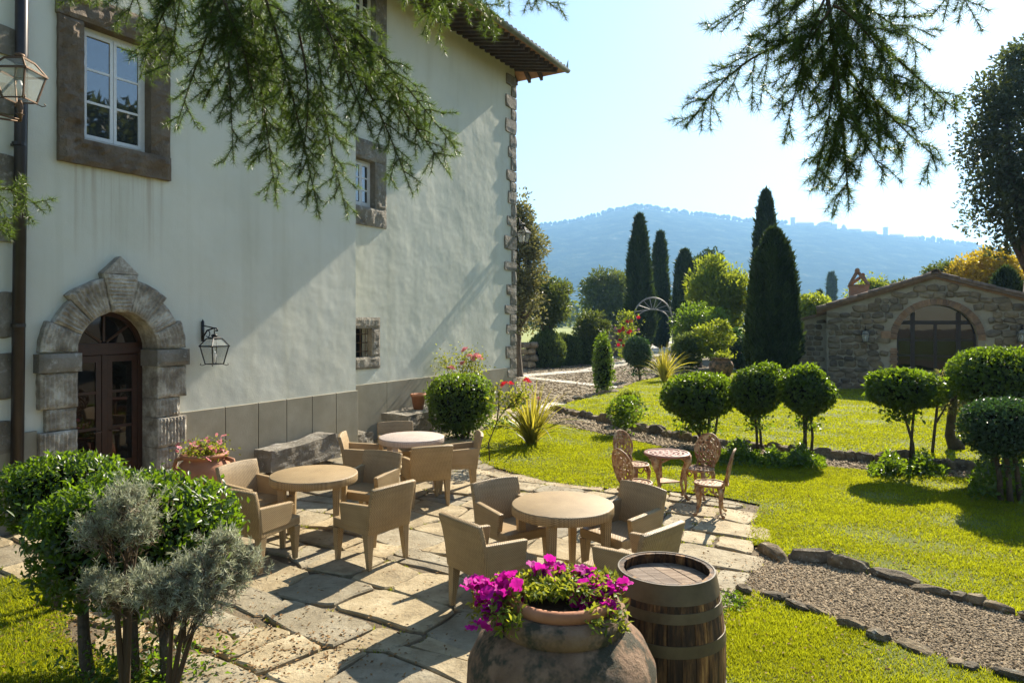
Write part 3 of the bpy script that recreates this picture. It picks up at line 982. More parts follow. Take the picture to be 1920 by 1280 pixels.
tag(np_mesh('leaf_litter', V, F, M['litter'], None, np.repeat(g.random(len(P)), 4)), 'dry fallen leaves scattered on the paving and bare soil', 'leaves', None, 'stuff')

# ------------------------------------------------------------------ the villa
Y1, Y2 = 9.25, 9.98
S1, S2 = 9.94, 17.41
ZT1, ZT2 = 12.5, 9.85
villa = empty('villa', (0, 0, 0), math.atan2(UY, UX), 'tall cream plastered villa with stone trim and tiled eaves', 'villa')


def wall(name, outer, holes, y, mat, depth=.0, parent=villa):
    bm = bmesh.new()
    es = []
    for loop in [outer] + holes:
        vs = [bm.verts.new((x, y, z)) for x, z in loop]
        es += [bm.edges.new((vs[i], vs[(i + 1) % len(vs)])) for i in range(len(vs))]
    bmesh.ops.triangle_fill(bm, use_beauty=True, edges=es, normal=(0, -1, 0))
    for f in bm.faces:
        f.normal_update()
        if f.normal.y > 0: f.normal_flip()
    if depth:
        for h in holes:
            n = len(h)
            A = [bm.verts.new((x, y, z)) for x, z in h]; B = [bm.verts.new((x, y + depth, z)) for x, z in h]
            for i in range(n):
                bm.faces.new((A[i], A[(i + 1) % n], B[(i + 1) % n], B[i]))
    me = bpy.data.meshes.new(name); bm.to_mesh(me); bm.free(); me.materials.append(mat)
    return link(bpy.data.objects.new(name, me), parent)


def rect(x0, x1, z0, z1):
    return [(x0, z0), (x1, z0), (x1, z1), (x0, z1)]


# the openings, measured on the facade
WS0, WZ0 = 4.56, 4.52          # big window, outer stone frame
WS1, WZ1 = 6.06, 6.62
wo = (4.87, 5.77, 4.86, 6.36)  # its opening
DC, DR, DSP = 5.30, .535, 2.10  # door centre, arch radius, springing
arch = [(DC + DR * math.cos(math.pi * i / 16), DSP + DR * math.sin(math.pi * i / 16)) for i in range(17)]
HR = DR + .04
arch_h = [(DC + HR * math.cos(math.pi * i / 16), DSP + .14 + HR * math.sin(math.pi * i / 16)) for i in range(17)]
door_hole = [(DC - HR, -.05), (DC + HR, -.05)] + arch_h
wall('facade_wall', rect(.2, S1, -.05, ZT1), [rect(wo[0] - .03, wo[1] + .03, wo[2] - .03, wo[3] + .03), door_hole], Y1, M['plaster'], .38)
u2 = lambda x, y: fac(x, y, Y2)
H2 = [(9.6, 10.42, 7.75, 9.0), (9.55, 10.42, 4.72, 6.15), (9.5, 10.28, 1.65, 2.48)]
win2 = [u2(690, 40), u2(690, 345), u2(685, 643)]
# openings of the set-back wall (their near jambs hide behind the corner of the front block)
def op2(px_r, y_top, y_bot, wd):
    s1, z1 = u2(px_r, y_top); _, z0 = u2(px_r, y_bot)
    return (s1 - wd, s1, z0, z1)
o_top = op2(703, -15, 80, .62)
o_mid = op2(702, 305, 391, .62)
o_low = op2(696, 616, 668, .62)
wall('set_back_wall', rect(S1 - 1.2, S2, -.05, ZT2 + .2), [rect(o_[0] - .03, o_[1] + .03, o_[2] - .03, o_[3] + .03) for o_ in (o_top, o_mid, o_low)], Y2, M['plaster'], .3)
MB().add([(S1, Y1, -.05), (S1, Y2, -.05), (S1, Y2, ZT1), (S1, Y1, ZT1)], [(0, 1, 2, 3)]).build('return_wall', M['plaster'], villa)
MB().add([(S2, Y2, -.05), (S2, 20, -.05), (S2, 20, ZT2 + .2), (S2, Y2, ZT2 + .2)], [(0, 1, 2, 3)]).build('end_wall', M['plaster'], villa)

# plinth slabs (proud of the wall) with open joints
edges_ = [5.98 + .02] + [fac(x, 760, Y1)[0] for x in (420, 482, 535, 583, 628)] + [S1 + .035]
PH = 1.16
for a, b in zip(edges_[:-1], edges_[1:]):
    MB().box(a + .006, b - .006, Y1 - .035, Y1 + .02, -.06, PH).build('plinth_slab', M['plinth'], villa, bevel=.008)
for a, b in ((.3, 1.6), (1.61, 2.9), (2.91, 4.33)):
    MB().box(a + .006, b - .006, Y1 - .035, Y1 + .02, -.06, PH).build('plinth_slab', M['plinth'], villa, bevel=.008)
MB().box(S1 - .02, S1 + .035, Y1 + .03, Y2 - .03, -.06, PH - .004).build('plinth_slab', M['plinth'], villa)
x = S1 + .04
for w in (1.7, 1.9, 1.75, 2.0):
    b = min(x + w, S2 - .02)
    MB().box(x + .004, b - .004, Y2 - .03, Y2 + .02, -.06, PH).build('plinth_slab', M['plinth'], villa, bevel=.006)
    x = b
MB().box(S2 - .02, S2 + .03, Y2 - .03, 14.0, -.06, PH - .006).build('plinth_slab', M['plinth'], villa)


def stone_piece(name, x0, x1, z0, z1, y0, y1, mat, parent, cuts=5, amp=.018, seed=0, rnd=.02, poly=None, flutes=None):
    """block with a rough face (towards -y); flutes = direction of tool grooves"""
    bm = bmesh.new()
    nx = max(2, int((x1 - x0) / .05)); nz = max(2, int((z1 - z0) / .05))
    nx, nz = min(nx, 22), min(nz, 26)
    grid = {}
    for i in range(nx + 1):
        for j in range(nz + 1):
            x = x0 + (x1 - x0) * i / nx; z = z0 + (z1 - z0) * j / nz
            e = min(x - x0, x1 - x, z - z0, z1 - z)
            d = amp * noise.noise((x * 6 + seed, z * 6, seed * 3.1)) * 1.5 + amp * .7 * noise.noise((x * 17 + seed, z * 17, 0))
            y = y0 + d if e > .001 else y0 + rnd
            grid[i, j] = bm.verts.new((x + (0 if e > .001 else noise.noise((x * 9, z * 9, seed)) * .006), y, z + (0 if e > .001 else noise.noise((z * 9, x * 9, seed)) * .006)))
    for i in range(nx):
        for j in range(nz):
            bm.faces.new((grid[i, j], grid[i + 1, j], grid[i + 1, j + 1], grid[i, j + 1]))
    border = [e for e in bm.edges if e.is_boundary]
    ret = bmesh.ops.extrude_edge_only(bm, edges=border)
    for v in [g_ for g_ in ret['geom'] if isinstance(g_, bmesh.types.BMVert)]: v.co.y = y1
    bmesh.ops.recalc_face_normals(bm, faces=bm.faces)
    me = bpy.data.meshes.new(name); bm.to_mesh(me); bm.free(); me.materials.append(mat)
    return link(bpy.data.objects.new(name, me), parent)


def casement(parent, x0, x1, z0, z1, y, cols=2, rows=3, bar=.03, fr=.055, mat=None, glass=None):
    mat = mat or M['whitepaint']; glass = glass or M['glass']
    mb = MB()
    mb.box(x0, x1, y, y + .05, z0, z0 + fr).box(x0, x1, y, y + .05, z1 - fr, z1).box(x0, x0 + fr, y + .001, y + .049, z0 + fr, z1 - fr).box(x1 - fr, x1, y + .001, y + .049, z0 + fr, z1 - fr)
    w = mb.build('window_frame', mat, parent)
    n = cols
    cw = (x1 - x0 - 2 * fr) / n
    for i in range(n):
        a = x0 + fr + cw * i; b = a + cw
        lf = MB()
        lf.box(a + .004, a + .045, y - .012, y + .03, z0 + fr, z1 - fr).box(b - .045, b - .004, y - .012, y + .03, z0 + fr, z1 - fr)
        lf.box(a + .045, b - .045, y - .011, y + .029, z0 + fr, z0 + fr + .05).box(a + .045, b - .045, y - .011, y + .029, z1 - fr - .05, z1 - fr)
        zz0, zz1 = z0 + fr + .05, z1 - fr - .05
        for k in range(1, rows):
            zc = zz0 + (zz1 - zz0) * k / rows
            lf.box(a + .045, b - .045, y - .006, y + .02, zc - bar / 2, zc + bar / 2)
        sash = lf.build('sash', mat, parent)
        for k in range(rows):
            za = zz0 + (zz1 - zz0) * k / rows; zb = zz0 + (zz1 - zz0) * (k + 1) / rows
            MB().box(a + .046, b - .046, y + .004, y + .010, za + bar / 2, zb - bar / 2).build('pane', glass, sash)


# big window
bw = bpy.data.objects.new('stone_window', None); link(bw, villa)
PRO = .07
stone_piece('jamb_stone', WS0, wo[0], WZ0 + .33, wo[3] + .003, Y1 - PRO, Y1 + .22, M['brownstone'], bw, amp=.045, seed=1)
stone_piece('jamb_stone', wo[1], WS1, WZ0 + .33, wo[3] + .003, Y1 - PRO, Y1 + .22, M['brownstone'], bw, amp=.04, seed=2)
stone_piece('sill_stone', WS0, WS1, WZ0, WZ0 + .327, Y1 - PRO - .02, Y1 + .22, M['brownstone'], bw, amp=.045, seed=3)
stone_piece('lintel_stone', WS0 - .02, WS1 + .02, wo[3] + .006, WZ1 + .1, Y1 - PRO - .02, Y1 + .22, M['brownstone'], bw, amp=.05, seed=4)
casement(bw, wo[0] + .002, wo[1] - .002, WZ0 + .33, wo[3], Y1 + .10)
MB().box(wo[0] - .1, wo[1] + .1, Y1 + .36, Y1 + .38, wo[2] - .2, wo[3] + .2).build('dark_backing', M['dark'], bw)

# windows of the set-back wall
for k, (a, b, c, d) in enumerate((o_top, o_mid)):
    ww = bpy.data.objects.new('stone_window', None); link(ww, villa)
    stone_piece('jamb_stone', b, b + .36, c - .003, d + .003, Y2 - .05, Y2 + .2, M['pietra'], ww, amp=.02, seed=10 + k)
    stone_piece('jamb_stone', a - .3, a, c - .003, d + .003, Y2 - .05, Y2 + .2, M['pietra'], ww, amp=.02, seed=14 + k)
    stone_piece('sill_stone', a - .3, b + .36, c - .40, c - .006, Y2 - .055, Y2 + .2, M['pietra'], ww, amp=.02, seed=12 + k)
    stone_piece('lintel_stone', a - .3, b + .36, d + .006, d + .42, Y2 - .055, Y2 + .2, M['pietra'], ww, amp=.02, seed=16 + k)
    casement(ww, a + .002, b - .002, c, d, Y2 + .12, 2, 3)
    MB().box(a - .1, b + .1, Y2 + .3, Y2 + .31, c - .2, d + .2).build('dark_backing', M['dark'], ww)
a, b, c, d = o_low
ww = bpy.data.objects.new('barred_window', None); link(ww, villa)
stone_piece('jamb_stone', b, b + .26, c - .003, d + .003, Y2 - .04, Y2 + .12, M['pietra'], ww, amp=.012, seed=20)
stone_piece('jamb_stone', a - .3, a, c - .003, d + .003, Y2 - .04, Y2 + .12, M['pietra'], ww, amp=.012, seed=21)
stone_piece('sill_stone', a - .3, b + .26, c - .26, c - .006, Y2 - .045, Y2 + .12, M['pietra'], ww, amp=.012, seed=22)
stone_piece('lintel_stone', a - .3, b + .26, d + .006, d + .24, Y2 - .045, Y2 + .12, M['pietra'], ww, amp=.012, seed=23)
for i in range(4):
    MB().tube([(a + (b - a) * (i + .5) / 4, Y2 + .10, c), (a + (b - a) * (i + .5) / 4, Y2 + .10, d)], .011, 6).build('iron_bar', M['bronze'], ww)
for i in range(3):
    z = c + (d - c) * (i + .6) / 3.2
    MB().tube([(a, Y2 + .10, z), (b, Y2 + .10, z)], .011, 6).build('iron_bar', M['bronze'], ww)
MB().box(a - .1, b + .1, Y2 + .29, Y2 + .30, c - .1, d + .1).build('dark_backing', M['dark'], ww)

# arched door
dr = bpy.data.objects.new('arched_door', None); link(dr, villa)
YD = Y1 + .26
mb = MB()
mb.box(DC - DR, DC + DR, YD, YD + .07, DSP - .06, DSP + .10)
mb.box(DC - DR, DC - DR + .07, YD, YD + .07, 0, DSP - .06).box(DC + DR - .07, DC + DR, YD, YD + .07, 0, DSP - .06)
mb.box(DC - .035, DC + .035, YD + .001, YD + .069, 0, DSP - .06)
mb.build('door_frame', M['doorwood'], dr, bevel=.006)
for sgn in (-1, 1):
    a, b = (DC - DR + .075, DC - .04) if sgn < 0 else (DC + .04, DC + DR - .075)
    lf = MB()
    lf.box(a, a + .07, YD + .012, YD + .055, .02, DSP - .07).box(b - .07, b, YD + .012, YD + .055, .02, DSP - .07)
    zs = (.02, .55, 1.04, 1.53, DSP - .07)
    for i, z in enumerate(zs):
        h = .09 if i in (0, 4) else .035
        z0 = z if i == 0 else (z - h if i == 4 else z - h / 2)
        lf.box(a + .07, b - .07, YD + .014, YD + .053, z0, z0 + h)
    leaf = lf.build('door_leaf', M['doorwood'], dr)
    MB().box(a + .071, b - .071, YD + .015, YD + .052, .111, .53).build('lower_panel', M['doorwood'], leaf)
    for z0, z1 in ((.568, 1.022), (1.058, 1.512), (1.548, DSP - .161)):
        MB().box(a + .071, b - .071, YD + .028, YD + .034, z0, z1).build('pane', M['doorglass'], leaf)
    MB().tube([((b - .03 if sgn < 0 else a + .03), YD + .01, 1.0), ((b - .03 if sgn < 0 else a + .03), YD - .05, 1.0), ((b - .13 if sgn < 0 else a + .13), YD - .05, .99)], .011, 6).build('handle', M['bronze'], leaf)
fan = MB()
for i in range(12):
    a0, a1 = math.pi * i / 12, math.pi * (i + 1) / 12
    V = []
    for yy in (YD, YD + .06):
        for rr_ in (DR - .06, DR):
            for t_ in (a0, a1):
                V.append((DC + rr_ * math.cos(t_), yy, DSP + rr_ * math.sin(t_) + .0))
    fan.hexa([V[0], V[1], V[2], V[3], V[4], V[5], V[6], V[7]])
for t_ in (45, 90, 135):
    c_, s_ = math.cos(rad(t_)), math.sin(rad(t_))
    fan.tube([(DC + c_ * .05, YD + .03, DSP + .1 + s_ * .02), (DC + c_ * (DR - .04), YD + .03, DSP + s_ * (DR - .04))], .022, 4)
fl = fan.build('fanlight_frame', M['doorwood'], dr)
MB().add([(DC + (DR - .05) * math.cos(math.pi * i / 16), YD + .035, DSP + .05 + (DR - .1) * math.sin(math.pi * i / 16)) for i in range(17)], [tuple(range(17))]).build('pane', M['doorglass'], fl)
MB().box(DC - DR - .2, DC + DR + .2, YD + .10, YD + .115, -.04, 2.8).build('dark_backing', M['dark'], dr)
MB().box(DC - DR - .3, DC + DR + .3, Y1 - .35, Y1 + .4, -.04, .02).build('doorstep', M['pietra'], dr, bevel=.01)

# tooled voussoirs and jamb blocks
def tooled_block(name, quad, y0, y1, seed, groove='v', chamfer=.035, polar=None):
    """block whose front is a quad in (s, z), with tooling grooves"""
    q = [Vector((p[0], p[1])) for p in quad]           # bl, br, tr, tl
    L = ((q[1] - q[0]).length + (q[2] - q[3]).length) / 2; H = ((q[3] - q[0]).length + (q[2] - q[1]).length) / 2
    nx, nz = max(6, min(34, int(L / .012))), max(6, min(34, int(H / .012)))
    cxy = sum(q, Vector((0, 0))) / 4
    bm = bmesh.new(); grid = {}
    for i in range(nx + 1):
        for j in range(nz + 1):
            a, b = i / nx, j / nz
            p = (q[0] * (1 - a) + q[1] * a) * (1 - b) + (q[3] * (1 - a) + q[2] * a) * b
            if polar:
                sd_, r0_, r1_, t0_, t1_ = polar
                a2 = a if sd_ > 0 else 1 - a
                rr_ = r0_ + (r1_ - r0_) * a2; tt_ = rad(t0_ + (t1_ - t0_) * b)
                p = Vector((DC + sd_ * rr_ * math.cos(tt_), zk + rr_ * math.sin(tt_)))
            e = min(a * L, (1 - a) * L, b * H, (1 - b) * H)
            x_ = a * L if groove == 'v' else b * H
            gr = .017 * (0.5 + .5 * math.sin(x_ * 2 * math.pi / .052 + 1.2 * noise.noise((p.x * 9, p.y * 9, seed))))
            y = y0 + max(0, chamfer - e) * .9 + (gr if e > chamfer * .5 else 0) + noise.noise((p.x * 20, p.y * 20, seed)) * .008
            c = p + (p - cxy).normalized() * noise.noise((p.x * 10, p.y * 10, seed + 5)) * (.010 if e < .02 else 0)
            grid[i, j] = bm.verts.new((c.x, y, c.y))
    for i in range(nx):
        for j in range(nz):
            bm.faces.new((grid[i, j], grid[i + 1, j], grid[i + 1, j + 1], grid[i, j + 1]))
    ret = bmesh.ops.extrude_edge_only(bm, edges=[e for e in bm.edges if e.is_boundary])
    for v in [g_ for g_ in ret['geom'] if isinstance(g_, bmesh.types.BMVert)]: v.co.y = y1
    bmesh.ops.recalc_face_normals(bm, faces=bm.faces)
    me = bpy.data.meshes.new(name); bm.to_mesh(me); bm.free(); me.materials.append(M['tooled'])
    return link(bpy.data.objects.new(name, me), dr)


for side in (-1, 1):
    zc = 0.0
    hs = (.38, .33, .42, .28, .45)
    for i, h in enumerate(hs):
        w = .44 if i % 2 == 0 else .36
        pj = .13 if i % 2 == 0 else .10
        x0, x1 = (DC - DR - w, DC - DR - .002) if side < 0 else (DC + DR + .002, DC + DR + w)
        tooled_block('jamb_block', [(x0, zc + .004), (x1, zc + .004), (x1, zc + h - .004), (x0, zc + h - .004)], Y1 - pj, Y1 + .3, i + side * 7, 'v')
        zc += h
    x0, x1 = (DC - DR - .47, DC - DR + .03) if side < 0 else (DC + DR - .03, DC + DR + .47)
    stone_piece('impost_block', x0, x1, zc + .004, zc + .235, Y1 - .16, Y1 + .3, M['pietra'], dr, amp=.006, seed=40 + side)
DSP2 = zc + .24
# voussoirs: two springers and two haunch stones each side, long-short, and a pointed keystone
angs = [(1, 24.5), (25, 47), (47.5, 77.5)]
outs = (.44, .37, .45)
zk = DSP + (DSP2 - DSP) * .8
for side in (-1, 1):
    for (a0, a1), o_ in zip(angs, outs):
        pts = []
        for rr_, t_ in ((DR, a0), (DR + o_, a0), (DR + o_, a1), (DR, a1)):
            pts.append((DC + side * rr_ * math.cos(rad(t_)), zk + rr_ * math.sin(rad(t_))))
        if side > 0: qd = [pts[0], pts[1], pts[2], pts[3]]
        else: qd = [pts[1], pts[0], pts[3], pts[2]]
        tooled_block('voussoir', qd, Y1 - .13 - .01 * (a0 > 40), Y1 + .3, a0 + side, 'v' if a0 < 20 else 'h', polar=(side, DR, DR + o_, a0, a1))
k0 = [(DC - DR * math.cos(rad(78)), zk + DR * math.sin(rad(78))), (DC + DR * math.cos(rad(78)), zk + DR * math.sin(rad(78))), (DC + .235, zk + 1.03), (DC - .235, zk + 1.03)]
tooled_block('keystone', k0, Y1 - .17, Y1 + .3, 77, 'h')
cap = MB()
cap.add([(DC - .235, Y1 - .155, zk + 1.034), (DC + .235, Y1 - .155, zk + 1.034), (DC, Y1 - .12, zk + 1.27), (DC - .235, Y1 + .1, zk + 1.034), (DC + .235, Y1 + .1, zk + 1.034), (DC, Y1 + .1, zk + 1.27)],
        [(0, 1, 2), (3, 5, 4), (0, 2, 5, 3), (1, 4, 5, 2), (0, 3, 4, 1)])
cap.build('keystone_point', M['tooled'], dr)

# quoins on the far corner
r = random.Random(12)
QM = rock_meshes(M['pietra'], 6, 31, .05, .10, 3)
z = 0.15; k = 0
while z < ZT2 - .25:
    h = r.uniform(.26, .42); big = k % 2 == 0
    w = r.uniform(.42, .66) if big else r.uniform(.22, .34)
    place('quoin', QM[k % 6], (S2 - w / 2 + .045, Y2 + .135, z + h / 2), (w * 1.06, .36, h * .97), (0, 0, 0), villa)
    z += h; k += 1
# rough stones left bare by the plaster at the near end
for (x_, y_, w, h) in ((4, 75, .30, .34), (6, 185, .26, .36), (2, 320, .3, .4), (4, 430, .28, .3), (4, 590, .26, .55), (2, 705, .38, .55), (3, 820, .3, .4)):
    s_, z_ = fac(x_, y_, Y1)
    place('quoin', QM[int(z_ * 7) % 6], (s_ - .02, Y1 + .04, z_), (w, .16, h), (0, 0, 0), villa)

# eaves, gutter, tiles
EO, EU = 1.45, .42                # overhang in front / past the end
ZE = ZT2 - .30                    # eave edge height of the soffit
SL = .30 / EO
rf = bpy.data.objects.new('roof', None); link(rf, villa)
S0R = S1 + .05
def roofz(y): return ZT2 + (y - Y2) * SL
y_e = Y2 - EO
# hipped soffit of flat eaves tiles
yy = Y2 + 6
XE = S2 + EU
def hip(name, mat, th0, th1):
    lo, hi = [], []
    P = [(S0R, y_e, roofz(y_e)), (XE, y_e, roofz(y_e)), (S2, Y2, ZT2), (S0R, Y2, ZT2), (XE, yy, roofz(y_e)), (S2, yy, ZT2)]
    V = [(x, y, z + th0) for x, y, z in P] + [(x, y, z + th1) for x, y, z in P]
    F = [(0, 3, 2, 1), (1, 2, 5, 4), (6, 7, 8, 9), (7, 10, 11, 8), (0, 1, 7, 6), (1, 4, 10, 7), (4, 5, 11, 10), (5, 2, 8, 11), (2, 3, 9, 8), (3, 0, 6, 9)]
    return MB().add(V, F).build(name, mat, rf)
hip('eaves_boarding', M['pianelle'], .13, .17)
x_ = S0R + .1
while x_ < S2 - .02:
    MB().hexa([(x_, y_e + .10, roofz(y_e + .1)), (x_ + .09, y_e + .10, roofz(y_e + .1)), (x_, Y2 + .4, roofz(Y2 + .4)), (x_ + .09, Y2 + .4, roofz(Y2 + .4)),
               (x_, y_e + .06, roofz(y_e + .06) + .128), (x_ + .09, y_e + .06, roofz(y_e + .06) + .128), (x_, Y2 + .4, roofz(Y2 + .4) + .128), (x_ + .09, Y2 + .4, roofz(Y2 + .4) + .128)]).build('rafter', M['rafter'], rf)
    x_ += .27
for yb in (Y2 - .75, Y2 - .35, Y2 + .1, Y2 + .6, Y2 + 1.1):
    MB().hexa([(S2 + .01, yb, ZT2 - .01), (XE - .05, yb, roofz(y_e) + .0), (S2 + .01, yb + .09, ZT2 - .01), (XE - .05, yb + .09, roofz(y_e) + .0),
               (S2 + .01, yb, ZT2 + .115), (XE - .05, yb, roofz(y_e) + .125), (S2 + .01, yb + .09, ZT2 + .115), (XE - .05, yb + .09, roofz(y_e) + .125)]).build('rafter', M['rafter'], rf)
# gutter: half round, along the front
gm = MB()
V = []
ng = 10
for xx in (S0R - .1, S2 + EU + .02):
    for k in range(ng + 1):
        t_ = math.pi + math.pi * k / ng
        V.append((xx, y_e - .07 + .085 * math.cos(t_), roofz(y_e) + .17 + .085 * math.sin(t_)))
F = [(k, k + 1, ng + 2 + k, ng + 1 + k) for k in range(ng)] + [tuple(range(ng + 1)), tuple(range(2 * ng + 1, ng, -1))]
gm.add(V, F); gm.build('gutter', M['gutter'], rf, True)
MB().add([(S2 + EU + .02, y_e - .08, roofz(y_e) + .15), (S2 + EU + .02, y_e - .08, roofz(y_e) + .50), (S2 + EU - .10, y_e - .07, roofz(y_e) + .26), (S2 + EU - .02, y_e - .03, roofz(y_e) + .16)],
         [(0, 1, 2), (0, 3, 1), (1, 3, 2), (0, 2, 3)]).build('gutter_finial', M['gutter'], rf)
# pantiles: cover tiles run up the slope
def half_tile(L, r0, r1, n=6):
    V = []
    for (yy_, rr_) in ((0, r0), (L, r1)):
        for k in range(n + 1):
            t_ = math.pi * k / n
            V.append((rr_ * math.cos(t_), yy_, rr_ * math.sin(t_)))
        for k in range(n + 1):
            t_ = math.pi * k / n
            V.append(((rr_ - .015) * math.cos(t_), yy_, (rr_ - .015) * math.sin(t_)))
    m_ = 2 * (n + 1)
    F = []
    for k in range(n):
        F += [(k, k + 1, m_ + k + 1, m_ + k), (n + 1 + k, m_ + n + 1 + k, m_ + n + 2 + k, n + 2 + k), (k, n + 1 + k, n + 2 + k, k + 1), (m_ + k, m_ + k + 1, m_ + n + 2 + k, m_ + n + 1 + k)]
    return MB().add(V, F)
TILE = half_tile(.42, .10, .085).mesh('roof_tile', M['roofterra'], True)
x_ = S0R + .1
while x_ < S2 + EU - .02:
    for k in range(4):
        yb = y_e - .06 + k * .36
        if yb - y_e > (XE - x_) / EU * EO: continue
        place('roof_tile', TILE, (x_ + random.uniform(-.01, .01), yb, roofz(yb) + .185), (1, 1, 1), (math.atan(SL), random.uniform(-.03, .03), random.uniform(-.03, .03)), rf)
    x_ += .215
hip('roof_slope', M['roofterra'], .172, .19)
# front block: its own eaves, above the picture
MB().box(.2, S1 + .3, Y1 - 1.1, Y1 + 7, ZT1 - 1.3, ZT1 - 1.1).build('front_eaves', M['rafter'], rf)

# downpipe
sp_, _ = fac(36, 400, Y1 - .12)
dp = MB().tube([(sp_ + .05, Y1 - .12, 11.2), (sp_ + .02, Y1 - .12, 5), (sp_ - .03, Y1 - .12, .05)], .068, 14).build('downpipe', M['pipe'], villa, True)
for z in (.62, 2.45, 4.6, 6.9):
    MB().lathe([(.066, -.02), (.078, -.02), (.078, .02), (.066, .02)], 14, (sp_ - .03 + .08 * z / 11, Y1 - .12, z)).build('pipe_bracket', M['pipe'], dp)
    MB().box(sp_ - .03 - .01, sp_ + .01, Y1 - .055, Y1 + .01, z - .015, z + .015).build('pipe_bracket', M['pipe'], dp)


# ------------------------------------------------------------------ lanterns
def lantern(name, label, loc, rz, w, h, arm, metal, group=None, scale=1.0):
    """four-sided tapering lantern; loc is the foot of the lantern, arm runs along +y to the wall"""
    t = empty(name, loc, rz, label, 'lantern', group)
    a, b, c = w * .30, w * .5, w * .26       # half widths: foot, shoulder, roof top
    zb, zs, zr = 0.0, h * .60, h * .86
    mb = MB()
    for sx in (-1, 1):
        for sy in (-1, 1):
            mb.tube([(sx * a, sy * a, zb), (sx * b * .94, sy * b * .94, zs)], w * .03, 4)
            mb.tube([(sx * b, sy * b, zs), (sx * c, sy * c, zr)], w * .03, 4)
    for (q, z, th) in ((a, zb, .028), (b, zs, .038), (c, zr, .035)):
        for k in range(4):
            p0 = [(-q, -q), (q, -q), (q, q), (-q, q)][k]; p1 = [(q, -q), (q, q), (-q, q), (-q, -q)][k]
            mb.tube([(*p0, z), (*p1, z)], w * th, 4)
    mb.build('frame', metal, t)
    MB().hexa([(-c, -c, zr + .001), (c, -c, zr + .001), (-c, c, zr + .001), (c, c, zr + .001), (-c * .7, -c * .7, zr + h * .05), (c * .7, -c * .7, zr + h * .05), (-c * .7, c * .7, zr + h * .05), (c * .7, c * .7, zr + h * .05)]).build('cap', metal, t)
    MB().lathe([(.001, 0), (w * .10, .0), (w * .16, h * .04), (w * .12, h * .09), (.001, h * .11)], 10, (0, 0, zr + h * .05)).build('finial', metal, t, True)
    for k in range(4):
        R_ = Matrix.Rotation(k * math.pi / 2, 3, 'Z')
        g0 = [(-a, -a, zb + .01), (a, -a, zb + .01), (b * .93, -b * .93, zs - .01), (-b * .93, -b * .93, zs - .01)]
        g1 = [(-b * .95, -b * .95, zs + .01), (b * .95, -b * .95, zs + .01), (c, -c, zr - .01), (-c, -c, zr - .01)]
        for gq in (g0, g1):
            MB().add([R_ @ Vector(p) for p in gq], [(0, 1, 2, 3)]).build('pane', M['lampglass'], t)
    MB().lathe([(.001, h * .05), (w * .06, h * .06), (w * .07, h * .2), (w * .10, h * .3), (w * .05, h * .42), (.001, h * .43)], 8).build('bulb', M['whitepaint'], t, True)
    sc_ = MB()
    for k in range(4):
        t_ = math.pi / 4 + k * math.pi / 2
        pts = [(math.cos(t_) * a * 1.3, math.sin(t_) * a * 1.3, -.005 * 1), (math.cos(t_) * a * 1.9, math.sin(t_) * a * 1.9, -h * .05), (math.cos(t_) * a * 2.2, math.sin(t_) * a * 2.2, -h * .02), (math.cos(t_) * a * 2.05, math.sin(t_) * a * 2.05, h * .02)]
        sc_.tube(pts, w * .018, 4)
    sc_.build('scroll_feet', metal, t)
    if arm == 'below':          # standing on a bracket that comes from the side
        br = MB()
        br.tube([(0, 0, 0), (0, 0, -h * .12), (.012, 0, -h * .3), (0, 0, -h * .46)], [w * .05, w * .09, w * .06, w * .05], 8)
        br.lathe([(.001, -.02), (w * .12, 0), (.001, .02)], 8, (0, 0, -h * .3))
        br.tube([(0, 0, -h * .42), (-.15, .10, -h * .40), (-.45, .45, -h * .22), (-.75, .80, -h * .10)], w * .035, 6)
        br.tube([(0, 0, -h * .46), (-.30, .28, -h * .50), (-.7, .75, -h * .62)], w * .03, 6)
        for q in (.25, .42, .6):
            cx_, cy_, cz_ = -.7 * q, .74 * q, -h * (.44 + .02)
            br.tube([(cx_ + .045 * math.cos(u_ * .9), cy_, cz_ + .045 * math.sin(u_ * .9)) for u_ in range(7)], w * .022, 5)
        br.build('bracket', metal, t, True)
    else:                       # hanging from a scrolled wall bracket above
        br = MB()
        yb = arm
        br.box(-.022, .022, yb - .015, yb, h * .75, h * 1.42)
        br.add([(-.022, yb - .015, h * 1.42), (.022, yb - .015, h * 1.42), (.022, yb, h * 1.42), (-.022, yb, h * 1.42), (0, yb - .007, h * 1.52)], [(0, 1, 4), (1, 2, 4), (2, 3, 4), (3, 0, 4)])
        br.tube([(0, yb - .01, h * .88), (0, yb * .6, h * 1.13), (0, 0, h * 1.22), (0, -.06, h * 1.20), (0, -.07, h * 1.12), (0, -.03, h * 1.13)], .012, 6)
        br.tube([(0, yb - .01, h * 1.30), (0, yb * .5, h * 1.26), (0, 0, h * 1.21)], .010, 6)
        br.tube([(0, 0, h * 1.22), (0, 0, h * .98)], .009, 6)
        br.tube([(0, yb * .55 + .05 * math.cos(u_), h * 1.02 + .05 * math.sin(u_)) for u_ in np.linspace(0, 5.5, 9)], .008, 5)
        br.build('bracket', metal, t, True)
    return t


RZ = math.atan2(UY, UX)
def on_wall(px, py, off):
    s_, z_ = fac(px, py, off)
    return st(s_, -off, z_)
lp = on_wall(402, 682, Y1 - .30); lantern('wall_lantern', 'black iron lantern on the wall right of the arched door', lp, RZ, .30, .44, .28, M['iron'], 'villa lanterns')
p = at(37, 188, 7.25)
lantern('wall_lantern', 'weathered bronze lantern beside the downpipe', p, RZ + .55, .355, .49, 'below', M['bronze'], 'villa lanterns')
lp = st(S2 + .30, -Y2 + .14, fac(978, 456, Y2)[1]); lantern('wall_lantern', 'small lantern on the far corner of the villa', lp, RZ + math.pi / 2, .32, .46, .28, M['iron'], 'villa lanterns')
